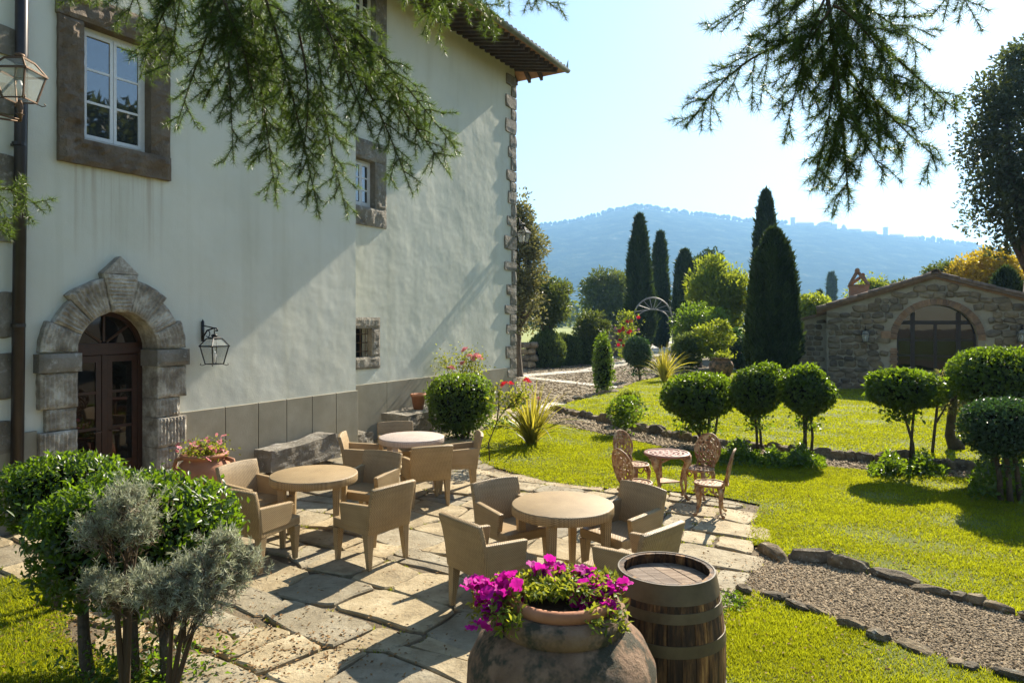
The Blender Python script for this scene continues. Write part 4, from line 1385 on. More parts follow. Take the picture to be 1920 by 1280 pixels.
#PART3
# ------------------------------------------------------------------ stone pavilion
PD = 25.6
PA = rad(-25)
PLX, PLY = (1550 - CX) / FPX * PD, PD                 # near left corner of the gable wall
pex, pey = math.cos(PA), math.sin(PA)
def pvt(px, py, off=0.0):
    """(along, height) on the gable wall plane"""
    k = (px - CX) / FPX
    t = (k * (PLY + off) - PLX) / (pex - k * pey)
    return t, CAMZ + (HORIZON - py) / FPX * (PLY + off + pey * t)
hx, PAZ = pvt(1753, 520)
PEZ = CAMZ + (HORIZON - 580) / FPX * PD
PCR = (pvt(1832, 600)[0] - pvt(1680, 600)[0]) / 2
PCZ = pvt(1756, 572)[1] - PCR
pav = empty('stone_pavilion', (PLX + pex * hx, PLY + pey * hx, 0), PA, 'low rubble stone pavilion with tiled gable and glazed arch', 'pavilion')
ax, acx = 0.0, pvt(1756, 600)[0] - hx
parch = [(acx + PCR * math.cos(math.pi * i / 20), PCZ + PCR * math.sin(math.pi * i / 20)) for i in range(21)]
phole = [(acx - PCR, -.05), (acx + PCR, -.05)] + parch
wall('wall', [(-hx, -.06), (hx, -.06), (hx, PEZ), (ax, PAZ), (-hx, PEZ)], [phole], 0, M['mortar'], .45, pav)
MB().add([(-hx, 0, -.06), (-hx, 9, -.06), (-hx, 9, PEZ), (-hx, 0, PEZ)], [(0, 1, 2, 3)]).build('side_wall', M['mortar'], pav)
RM = rock_meshes(M['rubble'], 16, 61, .16, .35, 3, .30)
r = random.Random(33)
def gable_z(x): return PEZ + (PAZ - PEZ) * (1 - abs(x - ax) / ((ax + hx) if x < ax else (hx - ax)))
nst, z = 0, .0
spots_ = []
while z < PAZ:
    h = r.uniform(.15, .27)
    x = -hx + r.uniform(0, .1)
    while x < hx:
        w = r.uniform(.16, .46)
        cx_, cz_ = x + w / 2, z + h / 2
        ok = cx_ + w / 2 < hx and z + h < gable_z(cx_) - .06
        dx = cx_ - acx
        rad_in = math.hypot(abs(dx) - w * .4 if abs(dx) > w * .4 else 0, max(0, cz_ - h * .4 - PCZ))
        if cz_ > PCZ:
            if rad_in < PCR + .27: ok = False
        elif abs(dx) - w / 2 < PCR + .22: ok = False
        if ok: spots_.append((cx_, cz_, w, h))
        x += w + r.uniform(.015, .05)
    z += h + r.uniform(.0, .03)
for (cx_, cz_, w, h) in spots_[-300:] if len(spots_) > 300 else spots_:
    place('stone', r.choice(RM), (cx_, .02 - r.uniform(0, .03), cz_ + r.uniform(-.02, .02)), (w * r.uniform(.95, 1.15), .17, h * r.uniform(.8, 1.15)), (0, r.uniform(-.22, .22), 0), pav)
if len(spots_) > 300:
    mb = MB()
    for (cx_, cz_, w, h) in spots_[:-300]:
        me = r.choice(RM)
        mb.add([(cx_ + v.co.x * w, .01 + v.co.y * .14, cz_ + v.co.z * h * .95) for v in me.vertices], [tuple(p_.vertices) for p_ in me.polygons])
    tag(mb.build('low_stonework', M['rubble'], pav), None, None, None, 'stuff')
# brick arch ring and jambs
BRM = rock_meshes(M['brick'], 4, 71, .04, .12, 2)
nb = 46
for i in range(nb):
    t_ = math.pi * (i + .5) / nb
    place('brick', BRM[i % 4], (acx + (PCR + .115) * math.cos(t_), -.005, PCZ + (PCR + .115) * math.sin(t_)), (.225, .12, .088), (0, -t_, 0), pav)
for sgn in (-1, 1):
    for k in range(17):
        place('brick', BRM[k % 4], (acx + sgn * (PCR + .10), -.005, .05 + k * .09), (.2 + .06 * (k % 2), .12, .08), (0, 0, 0), pav)
# glazing
gl = bpy.data.objects.new('glazed_arch', None); link(gl, pav)
yg = .30
mb = MB()
for xx, ww in ((-PCR + .04, .08), (-.70, .14), (0, .10), (.70, .14), (PCR - .04, .08)):
    top = PCZ + math.sqrt(max(0, (PCR - .02) ** 2 - xx * xx)) if abs(xx) > .5 else 2.45
    mb.box(acx + xx - ww / 2, acx + xx + ww / 2, yg, yg + .09, 0, top)
mb.box(acx - PCR, acx + PCR, yg + .004, yg + .086, 2.38, 2.52)
mb.box(acx - PCR, acx + PCR, yg + .006, yg + .084, .0, .22)
for z in (.72, 1.26, 1.82):
    mb.box(acx - PCR, acx + PCR, yg + .008, yg + .08, z - .03, z + .03)
mb.build('glazing_bars', M['darkwood'], gl)
mb = MB(); mb.add([(acx + PCR * math.cos(math.pi * i / 20), yg + .05, PCZ + PCR * math.sin(math.pi * i / 20)) for i in range(21)] + [(acx - PCR, yg + .05, 0), (acx + PCR, yg + .05, 0)], [tuple(range(23))])
mb.build('pane', M['doorglass'], gl)
MB().box(acx - PCR - .3, acx + PCR + .3, yg + .14, yg + .16, -.04, 3.3).build('dark_backing', M['dark'], gl)
# roof: two slopes with verge tiles
prf = bpy.data.objects.new('roof', None); link(prf, pav)
OV = .34
slL = (PAZ - PEZ) / (ax + hx); slR = (PAZ - PEZ) / (hx - ax)
def slope(x0, z0, x1, z1, name, mat, th0, th1, y0, y1):
    MB().hexa([(x0, y0, z0 + th0), (x1, y0, z1 + th0), (x0, y1, z0 + th0), (x1, y1, z1 + th0), (x0, y0, z0 + th1), (x1, y0, z1 + th1), (x0, y1, z0 + th1), (x1, y1, z1 + th1)]).build(name, mat, prf)
xl, zl = -hx - OV, PEZ - OV * slL
xr, zr = hx + OV, PEZ - OV * slR
slope(xl, zl, ax, PAZ, 'roof_slope', M['roofterra'], .03, .11, -.22, 9)
slope(ax, PAZ, xr, zr, 'roof_slope', M['roofterra'], .03, .11, -.22, 9)
slope(xl, zl, ax, PAZ, 'verge_course', M['brick'], -.05, .028, -.10, .3)
slope(ax, PAZ, xr, zr, 'verge_course', M['brick'], -.05, .028, -.10, .3)
PT = half_tile(.46, .11, .09).mesh('roof_tile', M['roofterra'], True)
for (x0, z0, x1, z1) in ((xl, zl, ax, PAZ), (xr, zr, ax, PAZ)):
    L = math.hypot(x1 - x0, z1 - z0); n = int(L / .36)
    th = math.atan2(z1 - z0, abs(x1 - x0))
    for k in range(n):
        q = k / n
        for y_ in (-.15, .09, .33):
            o = place('roof_tile', PT, (x0 + (x1 - x0) * q, y_ + random.uniform(-.015, .015), z0 + (z1 - z0) * q + .11 + random.uniform(0, .015)), (1, 1, 1), (0, 0, 0), prf)
            sgn = 1 if x1 > x0 else -1
            o.rotation_euler = Matrix.Rotation(-sgn * th, 4, 'Y').to_3x3().to_4x4().to_euler() if False else (Matrix.Rotation(-sgn * th, 3, 'Y') @ Matrix.Rotation(-sgn * math.pi / 2, 3, 'Z')).to_euler()
for k in range(6):
    place('ridge_tile', PT, (ax, -.3 + k * .4, PAZ + .13), (1.5, 1, 1.5), (0, 0, 0), prf)
# chimney with tile cap
ch = bpy.data.objects.new('chimney', None); link(ch, pav)
cx_ = pvt(1583, 570, 1.2)[0] - hx
def brickcol():
    m, nt, N, L, b = new_mat('chimney_brick')
    tc = N.new('ShaderNodeTexCoord'); mp = N.new('ShaderNodeMapping'); mp.inputs['Rotation'].default_value = (rad(90), 0, 0)
    br = N.new('ShaderNodeTexBrick'); br.inputs['Scale'].default_value = 1
    br.inputs['Brick Width'].default_value = .24; br.inputs['Row Height'].default_value = .075; br.inputs['Mortar Size'].default_value = .009
    br.inputs['Color1'].default_value = (.34, .16, .085, 1); br.inputs['Color2'].default_value = (.46, .25, .14, 1); br.inputs['Mortar'].default_value = (.32, .27, .2, 1)
    L.new(tc.outputs['Object'], mp.inputs[0]); L.new(mp.outputs[0], br.inputs[0]); L.new(br.outputs[0], b.inputs['Base Color'])
    b.inputs['Roughness'].default_value = .9
    bump(nt, br.outputs['Fac'], -.6, .01, b)
    return m
M['chimney'] = brickcol()
zb, zt = 2.6, pvt(1583, 537, 1.2)[1]
MB().box(cx_ - .34, cx_ + .34, 1.0, 1.68, zb, zt).build('stack', M['chimney'], ch)
MB().box(cx_ - .38, cx_ + .38, .96, 1.72, zt + .003, zt + .06).build('stack_cap', M['brick'], ch)
for (dx, top, yy_) in ((-.06, .58, 1.12), (.14, .42, 1.5)):
    for sgn in (-1, 1):
        MB().tube([(cx_ + sgn * .32 + .0, yy_, zt + .06), (cx_ + dx, yy_, zt + top)], .062, 8).build('cap_tile', M['brick'], ch)
MB().tube([(cx_ - .06, .98, zt + .60), (cx_ - .06, 1.35, zt + .60)], .09, 8).build('cap_tile', M['brick'], ch)
MB().tube([(cx_ + .14, 1.32, zt + .44), (cx_ + .14, 1.68, zt + .44)], .08, 8).build('cap_tile', M['brick'], ch)
# lean-to on the left
lx0 = -hx - 1.5
zl0, zl1 = 2.36, 2.76
lt = bpy.data.objects.new('lean_to', None); link(lt, pav)
MB().hexa([(lx0, .5, -.06), (-hx - .004, .5, -.06), (lx0, 4, -.06), (-hx - .004, 4, -.06), (lx0, .5, zl0), (-hx - .004, .5, zl1), (lx0, 4, zl0), (-hx - .004, 4, zl1)]).build('wall', M['mortar'], lt)
MB().hexa([(lx0 - .2, .3, zl0 - .05), (-hx - .006, .3, zl1 + .01), (lx0 - .2, 4, zl0 - .05), (-hx - .006, 4, zl1 + .01), (lx0 - .2, .3, zl0 + .05), (-hx - .006, .3, zl1 + .11), (lx0 - .2, 4, zl0 + .05), (-hx - .006, 4, zl1 + .11)]).build('roof', M['roofterra'], lt)
z = .05
while z < zl1 - .2:
    x = lx0 + .05; h = r.uniform(.13, .22)
    while x < -hx - .3:
        w = r.uniform(.15, .34)
        if z + h < zl0 + (zl1 - zl0) * (x - lx0) / (-hx - lx0) - .03:
            place('stone', r.choice(RM), (x + w / 2, .50, z + h / 2), (w, .12, h * .9), (0, r.uniform(-.1, .1), 0), lt)
        x += w + .03
    z += h + .02
# lamps and a small plaque on the pavilion
for px_, lab in ((1622, 'dark iron lantern left of the pavilion arch'), (1913, 'dark iron lantern right of the pavilion arch')):
    t_, Z_ = pvt(px_, 640)
    lantern('wall_lantern', lab, (PLX + pex * t_ + pey * .26, PLY + pey * t_ - pex * .26, Z_), PA, .28, .46, .24, M['iron'], 'pavilion lanterns')
t_, Z_ = pvt(1661, 627)
o = MB().box(-.16, .16, -.10, -.05, -.13, .13).build('wall_plaque', M['brick'], None, bevel=.01)
o.location = (PLX + pex * t_, PLY + pey * t_, Z_); o.rotation_euler = (0, 0, PA)
tag(o, 'small square terracotta plaque on the pavilion wall', 'plaque')

# ------------------------------------------------------------------ hill, town, haze
SKY_PX = [(-2600, 560), (-1500, 500), (-600, 470), (300, 445), (700, 436), (1000, 425), (1060, 420), (1100, 411), (1150, 396), (1190, 390), (1215, 391), (1260, 399), (1330, 407), (1400, 417), (1480, 421), (1540, 424), (1600, 433), (1650, 439), (1710, 447), (1770, 455), (1840, 466), (1900, 478), (2100, 505), (2600, 540), (4000, 585)]
HD = 2900.0
sx_ = np.array([(a - CX) / FPX * HD for a, _ in SKY_PX]); sz_ = np.array([CAMZ + (HORIZON - b) / FPX * HD for _, b in SKY_PX])
nx, ny = 420, 60
gx = np.linspace(-4200, 4200, nx); gy = np.linspace(0, 1, ny)
g = np.random.default_rng(3)
V = np.zeros((ny, nx, 3)); 
hn = np.array([[noise.fractal((x * .004, q * 6, 2.2), 1.0, 2.0, 5) for x in gx] for q in gy])
hr = np.array([noise.fractal((x * .03, 0, 5.5), 1.0, 2.0, 3) for x in gx])
prof_ = np.interp(gx, sx_, sz_)
for j, q in enumerate(gy):
    depth = 1150 + (HD - 1150) * q
    # the ridge stays on its skyline
    env = (math.sin(q * math.pi / 2) ** 1.15) * depth / HD
    V[j, :, 0] = gx * (.72 + .28 * q)
    V[j, :, 1] = depth + hn[j] * 60 * math.sin(q * math.pi)
    V[j, :, 2] = np.maximum(-2, np.interp(V[j, :, 0] * HD / depth, sx_, sz_) * env + hn[j] * 34 * (1 - q) * math.sin(q * math.pi) ** .5 + hr * 3 * q - (6 if j == ny - 1 else 0))
idx = np.arange(nx * ny).reshape(ny, nx)
F = np.stack([idx[:-1, :-1], idx[:-1, 1:], idx[1:, 1:], idx[1:, :-1]], -1).reshape(-1, 4)
back = V[-1].copy(); back[:, 1] += 900; back[:, 2] = -2
V = np.concatenate([V.reshape(-1, 3), back])
ib = np.arange(nx) + nx * ny
F = np.concatenate([F, np.stack([idx[-1, :-1], idx[-1, 1:], ib[1:], ib[:-1]], -1)])
def hill_mat():
    m, nt, N, L, b = new_mat('wooded_hillside')
    n1 = geo_noise(nt, .016, 12, .75, (1, .7, 2.2))
    r_ = ramp(nt, [(.36, (.006, .012, .006)), (.50, (.022, .036, .015)), (.60, (.055, .07, .03)), (.70, (.16, .145, .075))])
    L.new(n1.outputs['Fac'], r_.inputs[0]); L.new(r_.outputs[0], b.inputs['Base Color'])
    b.inputs['Roughness'].default_value = 1; b.inputs['Specular IOR Level'].default_value = 0
    n2 = geo_noise(nt, .05, 8, .7)
    bump(nt, n2.outputs['Fac'], 1.0, 14, b)
    return m
M['hill'] = hill_mat()
tag(np_mesh('hill', V, F, M['hill'], None, None, True), 'long wooded hill under haze with a town on its ridge', 'hill', None, 'structure')
# woods on the ridge line
nr = 900
xs = g.uniform(-700, 2300, nr)
zr_ = np.interp(xs, sx_, sz_)
M['farwood'] = plain('far_trees', (.02, .035, .014), 1, 0, .1, .4, spec=0)
mb = MB()
for x, z in zip(xs, zr_):
    if 1470 < CX + x / HD * FPX < 1720: continue
    h = g.uniform(5, 17); w = h * g.uniform(.35, .9)
    mb.lathe([(.1, -6), (w * .8, -2), (w, h * .3), (w * .7, h * .7), (.1, h)], 5, (x, HD - g.uniform(0, 40), z))
tag(mb.build('ridge_woods', M['farwood']), 'hazy woods along the hill ridge', 'woods', None, 'stuff')
M['townwall'] = plain('pale_masonry', (.36, .30, .22), .9, 0, .05, .15)
M['townroof'] = plain('far_roof', (.24, .12, .07), .9, 0, .05, .2)
def town(px0, px1, ytop, ybot, label, kind='house'):
    x0, x1 = (px0 - CX) / FPX * HD, (px1 - CX) / FPX * HD
    z1, z0 = CAMZ + (HORIZON - ytop) / FPX * HD, CAMZ + (HORIZON - ybot) / FPX * HD
    e = empty('hilltop_tower' if kind == 'tower' else ('hilltop_church' if kind == 'dome' else 'hilltop_house'), ((x0 + x1) / 2, HD - 30, z0), 0, label, 'tower' if kind == 'tower' else ('church' if kind == 'dome' else 'house'), 'hill town buildings')
    w, h = (x1 - x0) / 2, z1 - z0
    if kind == 'tower':
        MB().box(-w, w, -w, w, -25, h * .86).build('wall', M['townwall'], e)
        MB().box(-w * 1.12, w * 1.12, -w * 1.12, w * 1.12, h * .86 + .1, h).build('battlement', M['townwall'], e)
    elif kind == 'dome':
        MB().box(-w, w, -w, w, -25, h * .45).build('wall', M['townwall'], e)
        MB().lathe([(w * .9, h * .45), (w * .85, h * .62), (w * .6, h * .8), (w * .2, h * .92), (.1, h)], 12).build('dome', M['townroof'], e, True)
    else:
        MB().box(-w, w, -12, 12, -25, h * .72).build('wall', M['townwall'], e)
        MB().add([(-w * 1.03, -13, h * .72 + .1), (w * 1.03, -13, h * .72 + .1), (w * 1.03, 13, h * .72 + .1), (-w * 1.03, 13, h * .72 + .1), (-w * .8, 0, h), (w * .8, 0, h)], [(0, 1, 5, 4), (2, 3, 4, 5), (1, 2, 5), (3, 0, 4), (0, 3, 2, 1)]).build('roof', M['townroof'], e)
town(1478, 1484, 410, 424, 'square stone tower at the left end of the hill town', 'tower')
town(1650, 1656, 428, 444, 'slim bell tower at the right end of the hill town', 'tower')
town(1571, 1580, 422, 436, 'small domed church on the hill ridge', 'dome')
town(1525, 1556, 416, 430, 'large domed hall in the middle of the hill town', 'dome')
town(1486, 1518, 418, 428, 'long roofed house beside the left tower of the hill town')
town(1584, 1606, 430, 440, 'roofed house just right of the small domed church')
town(1612, 1634, 434, 444, 'low roofed house left of the slim bell tower')
town(1660, 1684, 440, 450, 'roofed house just right of the slim bell tower')
town(1690, 1712, 444, 454, 'last roofed house at the right end of the hill town')
town(1206, 1213, 388, 396, 'lone house on the summit of the hill')
town(1255, 1268, 395, 403, 'house on the ridge below the summit')

HZ = 2.3e-4
hz = MB().box(-4600, 4600, -150, 4300, -4, 640).build('haze', None)
tag(hz, 'pale blue summer haze over the valley', 'haze', None, 'stuff')
hm = bpy.data.materials.new('haze'); hm.use_nodes = True
hn_ = hm.node_tree.nodes; hn_.clear()
out = hn_.new('ShaderNodeOutputMaterial'); pvn = hn_.new('ShaderNodeVolumePrincipled')
pvn.inputs['Color'].default_value = (.34, .63, 1.0, 1)
pvn.inputs['Density'].default_value = HZ
pvn.inputs['Anisotropy'].default_value = .25
hm.node_tree.links.new(pvn.outputs[0], out.inputs['Volume'])
hz.data.materials.append(hm)

# ------------------------------------------------------------------ wicker tables and chairs
def make_table(mat):
    t = empty('round_table')
    R, H = .49, .745
    MB().lathe([(.001, H), (R - .012, H), (R - .003, H - .004), (R, H - .014), (R, H - .085), (R - .006, H - .09), (R - .05, H - .088), (.001, H - .06)], 56).build('tabletop', mat, t, True)
    me = t.children[0].data
    for k in range(4):
        a = math.pi / 4 + k * math.pi / 2 + .12
        c, s_ = math.cos(a) * (R - .07), math.sin(a) * (R - .07)
        V = []
        for z, w in ((0, .026), (H - .086, .042)):
            for sy in (-1, 1):
                for sx in (-1, 1):
                    V.append((c * (1 - .03 * (z == 0)) + sx * w, s_ * (1 - .03 * (z == 0)) + sy * w, z))
        MB().hexa(V).build('leg', mat, t, bevel=.006)
    m = t.children[0].modifiers.new('edge', 'EDGE_SPLIT'); m.split_angle = rad(35)
    return t


def make_chair(mat):
    t = empty('wicker_armchair')
    W, D = .285, .28
    MB().hexa([(-W, -D + .02, .345), (W, -D + .02, .345), (-W * .97, D, .355), (W * .97, D, .355), (-W, -D + .02, .435), (W, -D + .02, .435), (-W * .97, D, .45), (W * .97, D, .45)]).build('seat', mat, t, bevel=.012)
    # backrest: gently curved slab leaning back
    n = 8
    V = []
    for j, (z, lean) in enumerate(((.350, .0), (.55, .025), (.70, .055), (.835, .09))):
        for i in range(n + 1):
            x = -W * 1.0 + 2 * W * i / n
            cv = .028 * (1 - (x / W) ** 2) * (j / 3) ** .7
            V.append((x * (1 + .02 * j / 3), -D - lean - cv + .018, z - .012 * (abs(x) / W) ** 3 * (j == 3)))
    m_ = n + 1
    Fr = [(j * m_ + i, j * m_ + i + 1, (j + 1) * m_ + i + 1, (j + 1) * m_ + i) for j in range(3) for i in range(n)]
    b = MB().add(V, Fr).build('backrest', mat, t, True)
    sm = b.modifiers.new('thick', 'SOLIDIFY'); sm.thickness = .05; sm.offset = 0
    bv = b.modifiers.new('bevel', 'BEVEL'); bv.width = .010; bv.segments = 2; bv.limit_method = 'ANGLE'; bv.angle_limit = rad(50)
    es = b.modifiers.new('edge', 'EDGE_SPLIT'); es.split_angle = rad(50)
    for sgn in (-1, 1):
        x0, x1 = (-W - .005, -W + .055) if sgn < 0 else (W - .055, W + .005)
        MB().hexa([(x0, -D + .01, .40), (x1, -D + .01, .40), (x0, .13, .40), (x1, .13, .40), (x0, -D - .02, .655), (x1, -D - .02, .655), (x0, .165, .62), (x1, .165, .62)]).build('armrest', mat, t, bevel=.012)
    for sx in (-1, 1):
        for sy in (-1, 1):
            x, y = sx * (W - .045), sy * (D - .045)
            V = []
            for z, w, k in ((0, .021, 1.02 if sy > 0 else 1.10), (.35, .042, 1)):
                for b_ in (-1, 1):
                    for a_ in (-1, 1):
                        V.append((x * (1 + (k - 1) * .3) + a_ * w, y * k + b_ * w, z))
            MB().hexa(V).build('leg', mat, t, bevel=.006)
    return t


TBL = {'t1': (-2.27, 7.83), 't2': (-1.52, 10.35), 't3': (.485, 6.54)}
tbl = make_table(M['wicker']); gtbl = make_table(M['greywicker'])
tbl.location = (*TBL['t1'], .012)
tag(tbl, 'round tan wicker table nearest the stone trough', 'table', 'round wicker tables')
o = copy_tree(tbl); o.location = (*TBL['t3'], .012); o.rotation_euler.z = .35
tag(o, 'round tan wicker table behind the petunia jar and barrel', 'table', 'round wicker tables')
gtbl.location = (*TBL['t2'], .012); gtbl.rotation_euler.z = .2
tag(gtbl, 'round table with greyish pale top near the villa corner', 'table', 'round wicker tables')
chair0 = make_chair(M['wicker'])
first = [True]
CH = [((-1.48, 7.17), (-.79, .61), 'wicker armchair with its back to the path, right front of the trough-side table'),
      ((-2.60, 7.06), (.42, .90), 'wicker armchair touching the green hedge'),
      ((-2.92, 7.87), (.90, -.44), 'wicker armchair in front of the terracotta flower pot'),
      ((-1.80, 8.40), (-.42, -.90), 'wicker armchair between the tan table by the trough and the pale topped table'),
      ((-1.20, 9.40), (-.40, .92), 'wicker armchair seen from behind at the pale topped table'),
      ((-.83, 10.12), (-.97, -.15), 'wicker armchair beside the lawn at the pale topped table'),
      ((-1.84, 10.93), (.25, -.97), 'wicker armchair facing out behind the pale topped table'),
      ((-2.16, 10.12), (.99, .1), 'wicker armchair by the villa corner at the pale topped table'),
      ((-.17, 5.97), (.77, .64), 'wicker armchair left of the petunias with its back to us'),
      ((.02, 6.88), (.57, -.82), 'wicker armchair left behind the table near the barrel'),
      ((1.06, 6.72), (-.77, -.63), 'wicker armchair nearest the cast iron furniture'),
      ((.98, 5.76), (-.69, .72), 'wicker armchair partly hidden by the wine barrel')]
for (x, y), (fx, fy), lab in CH:
    o = chair0 if first[0] else copy_tree(chair0)
    first[0] = False
    o.location = (x, y, .012); o.rotation_euler = (0, 0, math.atan2(fy, fx) - math.pi / 2)
    tag(o, lab, 'armchair', 'wicker armchairs')


# ------------------------------------------------------------------ cast iron garden set
def pierced_disc(rx, rz, nr, na, holes, seed, inner=.0):
    """flat openwork plate in the XZ plane: rings and scrolls kept, gaps left open"""
    r = random.Random(seed)
    V, F = [], []
    for i in range(nr + 1):
        q = inner + (1 - inner) * i / nr
        for k in range(na):
            t_ = 2 * math.pi * (k + .35 * math.sin(i * 1.9)) / na
            V.append((rx * q * math.cos(t_), 0, rz * q * math.sin(t_)))
    for i in range(nr):
        for k in range(na):
            if holes(i, k, r): continue
            F.append((i * na + k, i * na + (k + 1) % na, (i + 1) * na + (k + 1) % na, (i + 1) * na + k))
    return V, F


def make_cast_chair():
    t = empty('cast_iron_chair')
    m = M['castiron']
    V, F = pierced_disc(.19, .19, 7, 30, lambda i, k, r: (i in (1, 3, 5)) and (k + i) % 3 != 0 and r.random() < .8, 3, .12)
    s = MB().add([(x, z, .40) for x, y, z in V], F).build('seat', M['castiron'], t)
    sm = s.modifiers.new('thick', 'SOLIDIFY'); sm.thickness = .018
    MB().lathe([(.185, .385), (.205, .385), (.21, .40), (.20, .412), (.185, .412)], 32).build('seat_rim', m, t, True)
    V, F = pierced_disc(.20, .235, 8, 34, lambda i, k, r: (i in (1, 2, 4, 6)) and ((k * (2 if i < 4 else 1) + i) % 3 != 0) and r.random() < .85, 5, .10)
    bk = MB().add([(x * (1 - .12 * max(0, -z / .235)), -.185 - .045 * (z + .235) / .235 - .06 * (1 - (x / .2) ** 2) * .6, .625 + z) for x, y, z in V], F).build('backrest', m, t)
    sm = bk.modifiers.new('thick', 'SOLIDIFY'); sm.thickness = .016
    ring = []
    for k in range(33):
        a = 2 * math.pi * k / 32; x, z = .2 * math.cos(a), .235 * math.sin(a)
        ring.append((x * (1 - .12 * max(0, -z / .235)), -.185 - .045 * (z + .235) / .235 - .06 * (1 - (x / .2) ** 2) * .6 + .0, .625 + z))
    MB().tube(ring, .012, 6, False).build('back_rim', m, t, True)
    for sx in (-1, 1):
        MB().tube([(sx * .12, -.16, .39), (sx * .13, -.19, .44), (sx * .115, -.2, .50)], [.02, .018, .014], 6).build('back_bracket', m, t, True)
        for sy in (-1, 1):
            x, y = sx * .13, sy * .13
            MB().tube([(x * .9, y * .9, .395), (x * 1.10, y * 1.10, .30), (x * 1.02, y * 1.02, .15), (x * 1.12, y * 1.12, .05), (x * 1.40, y * 1.40, .018)], [.036, .030, .017, .014, .022], 8).build('leg', m, t, True)
    for k in range(4):
        a = k * math.pi / 2
        pts = [(math.cos(a + u_) * .175, math.sin(a + u_) * .175, .375 - .07 * abs(math.sin(u_ * 4))) for u_ in np.linspace(-.6, .6, 9)]
        MB().tube(pts, .011, 5).build('apron_scroll', m, t, True)
    return t


def make_cast_table():
    t = empty('cast_iron_table')
    m = M['castiron']
    V, F = pierced_disc(.30, .30, 9, 40, lambda i, k, r: (i in (2, 4, 6)) and (k + i) % 3 != 0 and r.random() < .8, 9, .08)
    s = MB().add([(x, z, .655) for x, y, z in V], F).build('tabletop', M['casttop'], t)
    sm = s.modifiers.new('thick', 'SOLIDIFY'); sm.thickness = .02
    MB().lathe([(.285, .63), (.315, .632), (.322, .65), (.31, .664), (.285, .664)], 40).build('table_rim', M['casttop'], t, True)
    for k in range(3):
        a = 2 * math.pi * k / 3 - .6
        c, s_ = math.cos(a), math.sin(a)
        P = [(.27, .63), (.285, .54), (.22, .40), (.19, .25), (.22, .12), (.30, .02)]
        MB().tube([(c * r_, s_ * r_, z) for r_, z in P], [.065, .050, .030, .021, .018, .030], 8).build('leg', m, t, True)
        pts = [(math.cos(a + u_) * .262, math.sin(a + u_) * .262, .60 - .05 * math.cos(u_ * 3)) for u_ in np.linspace(.15, 1.95, 11)]
        MB().tube(pts, .016, 6).build('apron_scroll', m, t, True)
    V = [(math.cos(2 * math.pi * k / 3 - .6) * .2, math.sin(2 * math.pi * k / 3 - .6) * .2) for k in range(3)]
    MB().prism(V, .255, .272).build('lower_shelf', m, t)
    return t


ct = make_cast_table(); ct.location = (2.16, 9.52, .01); ct.rotation_euler.z = .3
tag(ct, 'small round rose painted cast iron table', 'table')
cc = make_cast_chair()
for i, ((x, y), (fx, fy), lab) in enumerate((((2.56, 8.82), (-.93, .36), 'cast iron chair with empty seat, nearest on the paving, right of the small table'),
                                             ((2.66, 9.70), (-.70, -.71), 'openwork cast iron chair behind right of the small table, rose seat'),
                                             ((1.80, 9.98), (.62, -.78), 'dark openwork cast iron chair farthest behind the small table'),
                                             ((1.62, 8.86), (.86, .50), 'cast iron chair with its pale back to us, behind the wicker armchair'))):
    o = cc if i == 0 else copy_tree(cc)
    o.location = (x, y, .01); o.rotation_euler = (0, 0, math.atan2(fy, fx) - math.pi / 2)
    tag(o, lab, 'chair', 'cast iron chairs')

# ------------------------------------------------------------------ wine barrel
BX, BY = (1249 - CX) / FPX * 4.1, 4.1
bar = empty('wine_barrel', (BX, BY, 0), .4, 'old dark oak wine barrel with iron hoops', 'barrel')
BH = 1.02
def brad(z):
    q = (z / BH - .5) * 2
    return .345 - .062 * q * q
def barrel_wood():
    m, nt, N, L, b = new_mat('barrel_oak')
    n1 = geo_noise(nt, 1.0, 8, .7, (22, 22, 2.2))
    r_ = ramp(nt, [(.36, (.016, .009, .005)), (.47, (.06, .032, .014)), (.56, (.16, .09, .038)), (.68, (.36, .24, .11))])
    L.new(n1.outputs['Fac'], r_.inputs[0])
    oi = N.new('ShaderNodeObjectInfo')
    r2 = ramp(nt, [(0, (.40, .34, .26)), (.5, (1.0, .9, .72)), (1, (1.7, 1.45, 1.0))])
    L.new(oi.outputs['Random'], r2.inputs[0])
    L.new(mixc(nt, 1.0, r_.outputs[0], r2.outputs[0], 'MULTIPLY'), b.inputs['Base Color'])
    b.inputs['Roughness'].default_value = .75
    bump(nt, n1.outputs['Fac'], .7, .012, b)
    return m
M['oakbarrel'] = barrel_wood()
M['headwood'] = stone_mat('weathered_oak_head', [(.25, (.10, .065, .04)), (.5, (.24, .17, .115)), (.75, (.42, .33, .25))], 1.0, 30, .6, .01, .8, (6, 40, 6), objrand=.2)
M['hoop'] = stone_mat('hoop_iron', [(.3, (.075, .052, .022)), (.7, (.15, .11, .055))], 6, 30, .3, .004, .55)
NS = 26
for k in range(NS):
    a0, a1 = 2 * math.pi * (k + .02) / NS, 2 * math.pi * (k + .98) / NS
    V = []
    nz = 12
    for i in range(nz + 1):
        z = BH * i / nz
        R_ = brad(z) + .002 * math.sin(k * 2.3)
        for rr_, a_ in ((R_, a0), (R_ * 1.004, (a0 + a1) / 2), (R_, a1), (R_ - .03, a1), (R_ - .03, a0)):
            V.append((rr_ * math.cos(a_), rr_ * math.sin(a_), z))
    F = [(i * 5 + j, i * 5 + (j + 1) % 5, (i + 1) * 5 + (j + 1) % 5, (i + 1) * 5 + j) for i in range(nz) for j in range(5)] + [(4, 3, 2, 1, 0), tuple(nz * 5 + j for j in range(5))]
    MB().add(V, F).build('stave', M['oakbarrel'], bar)
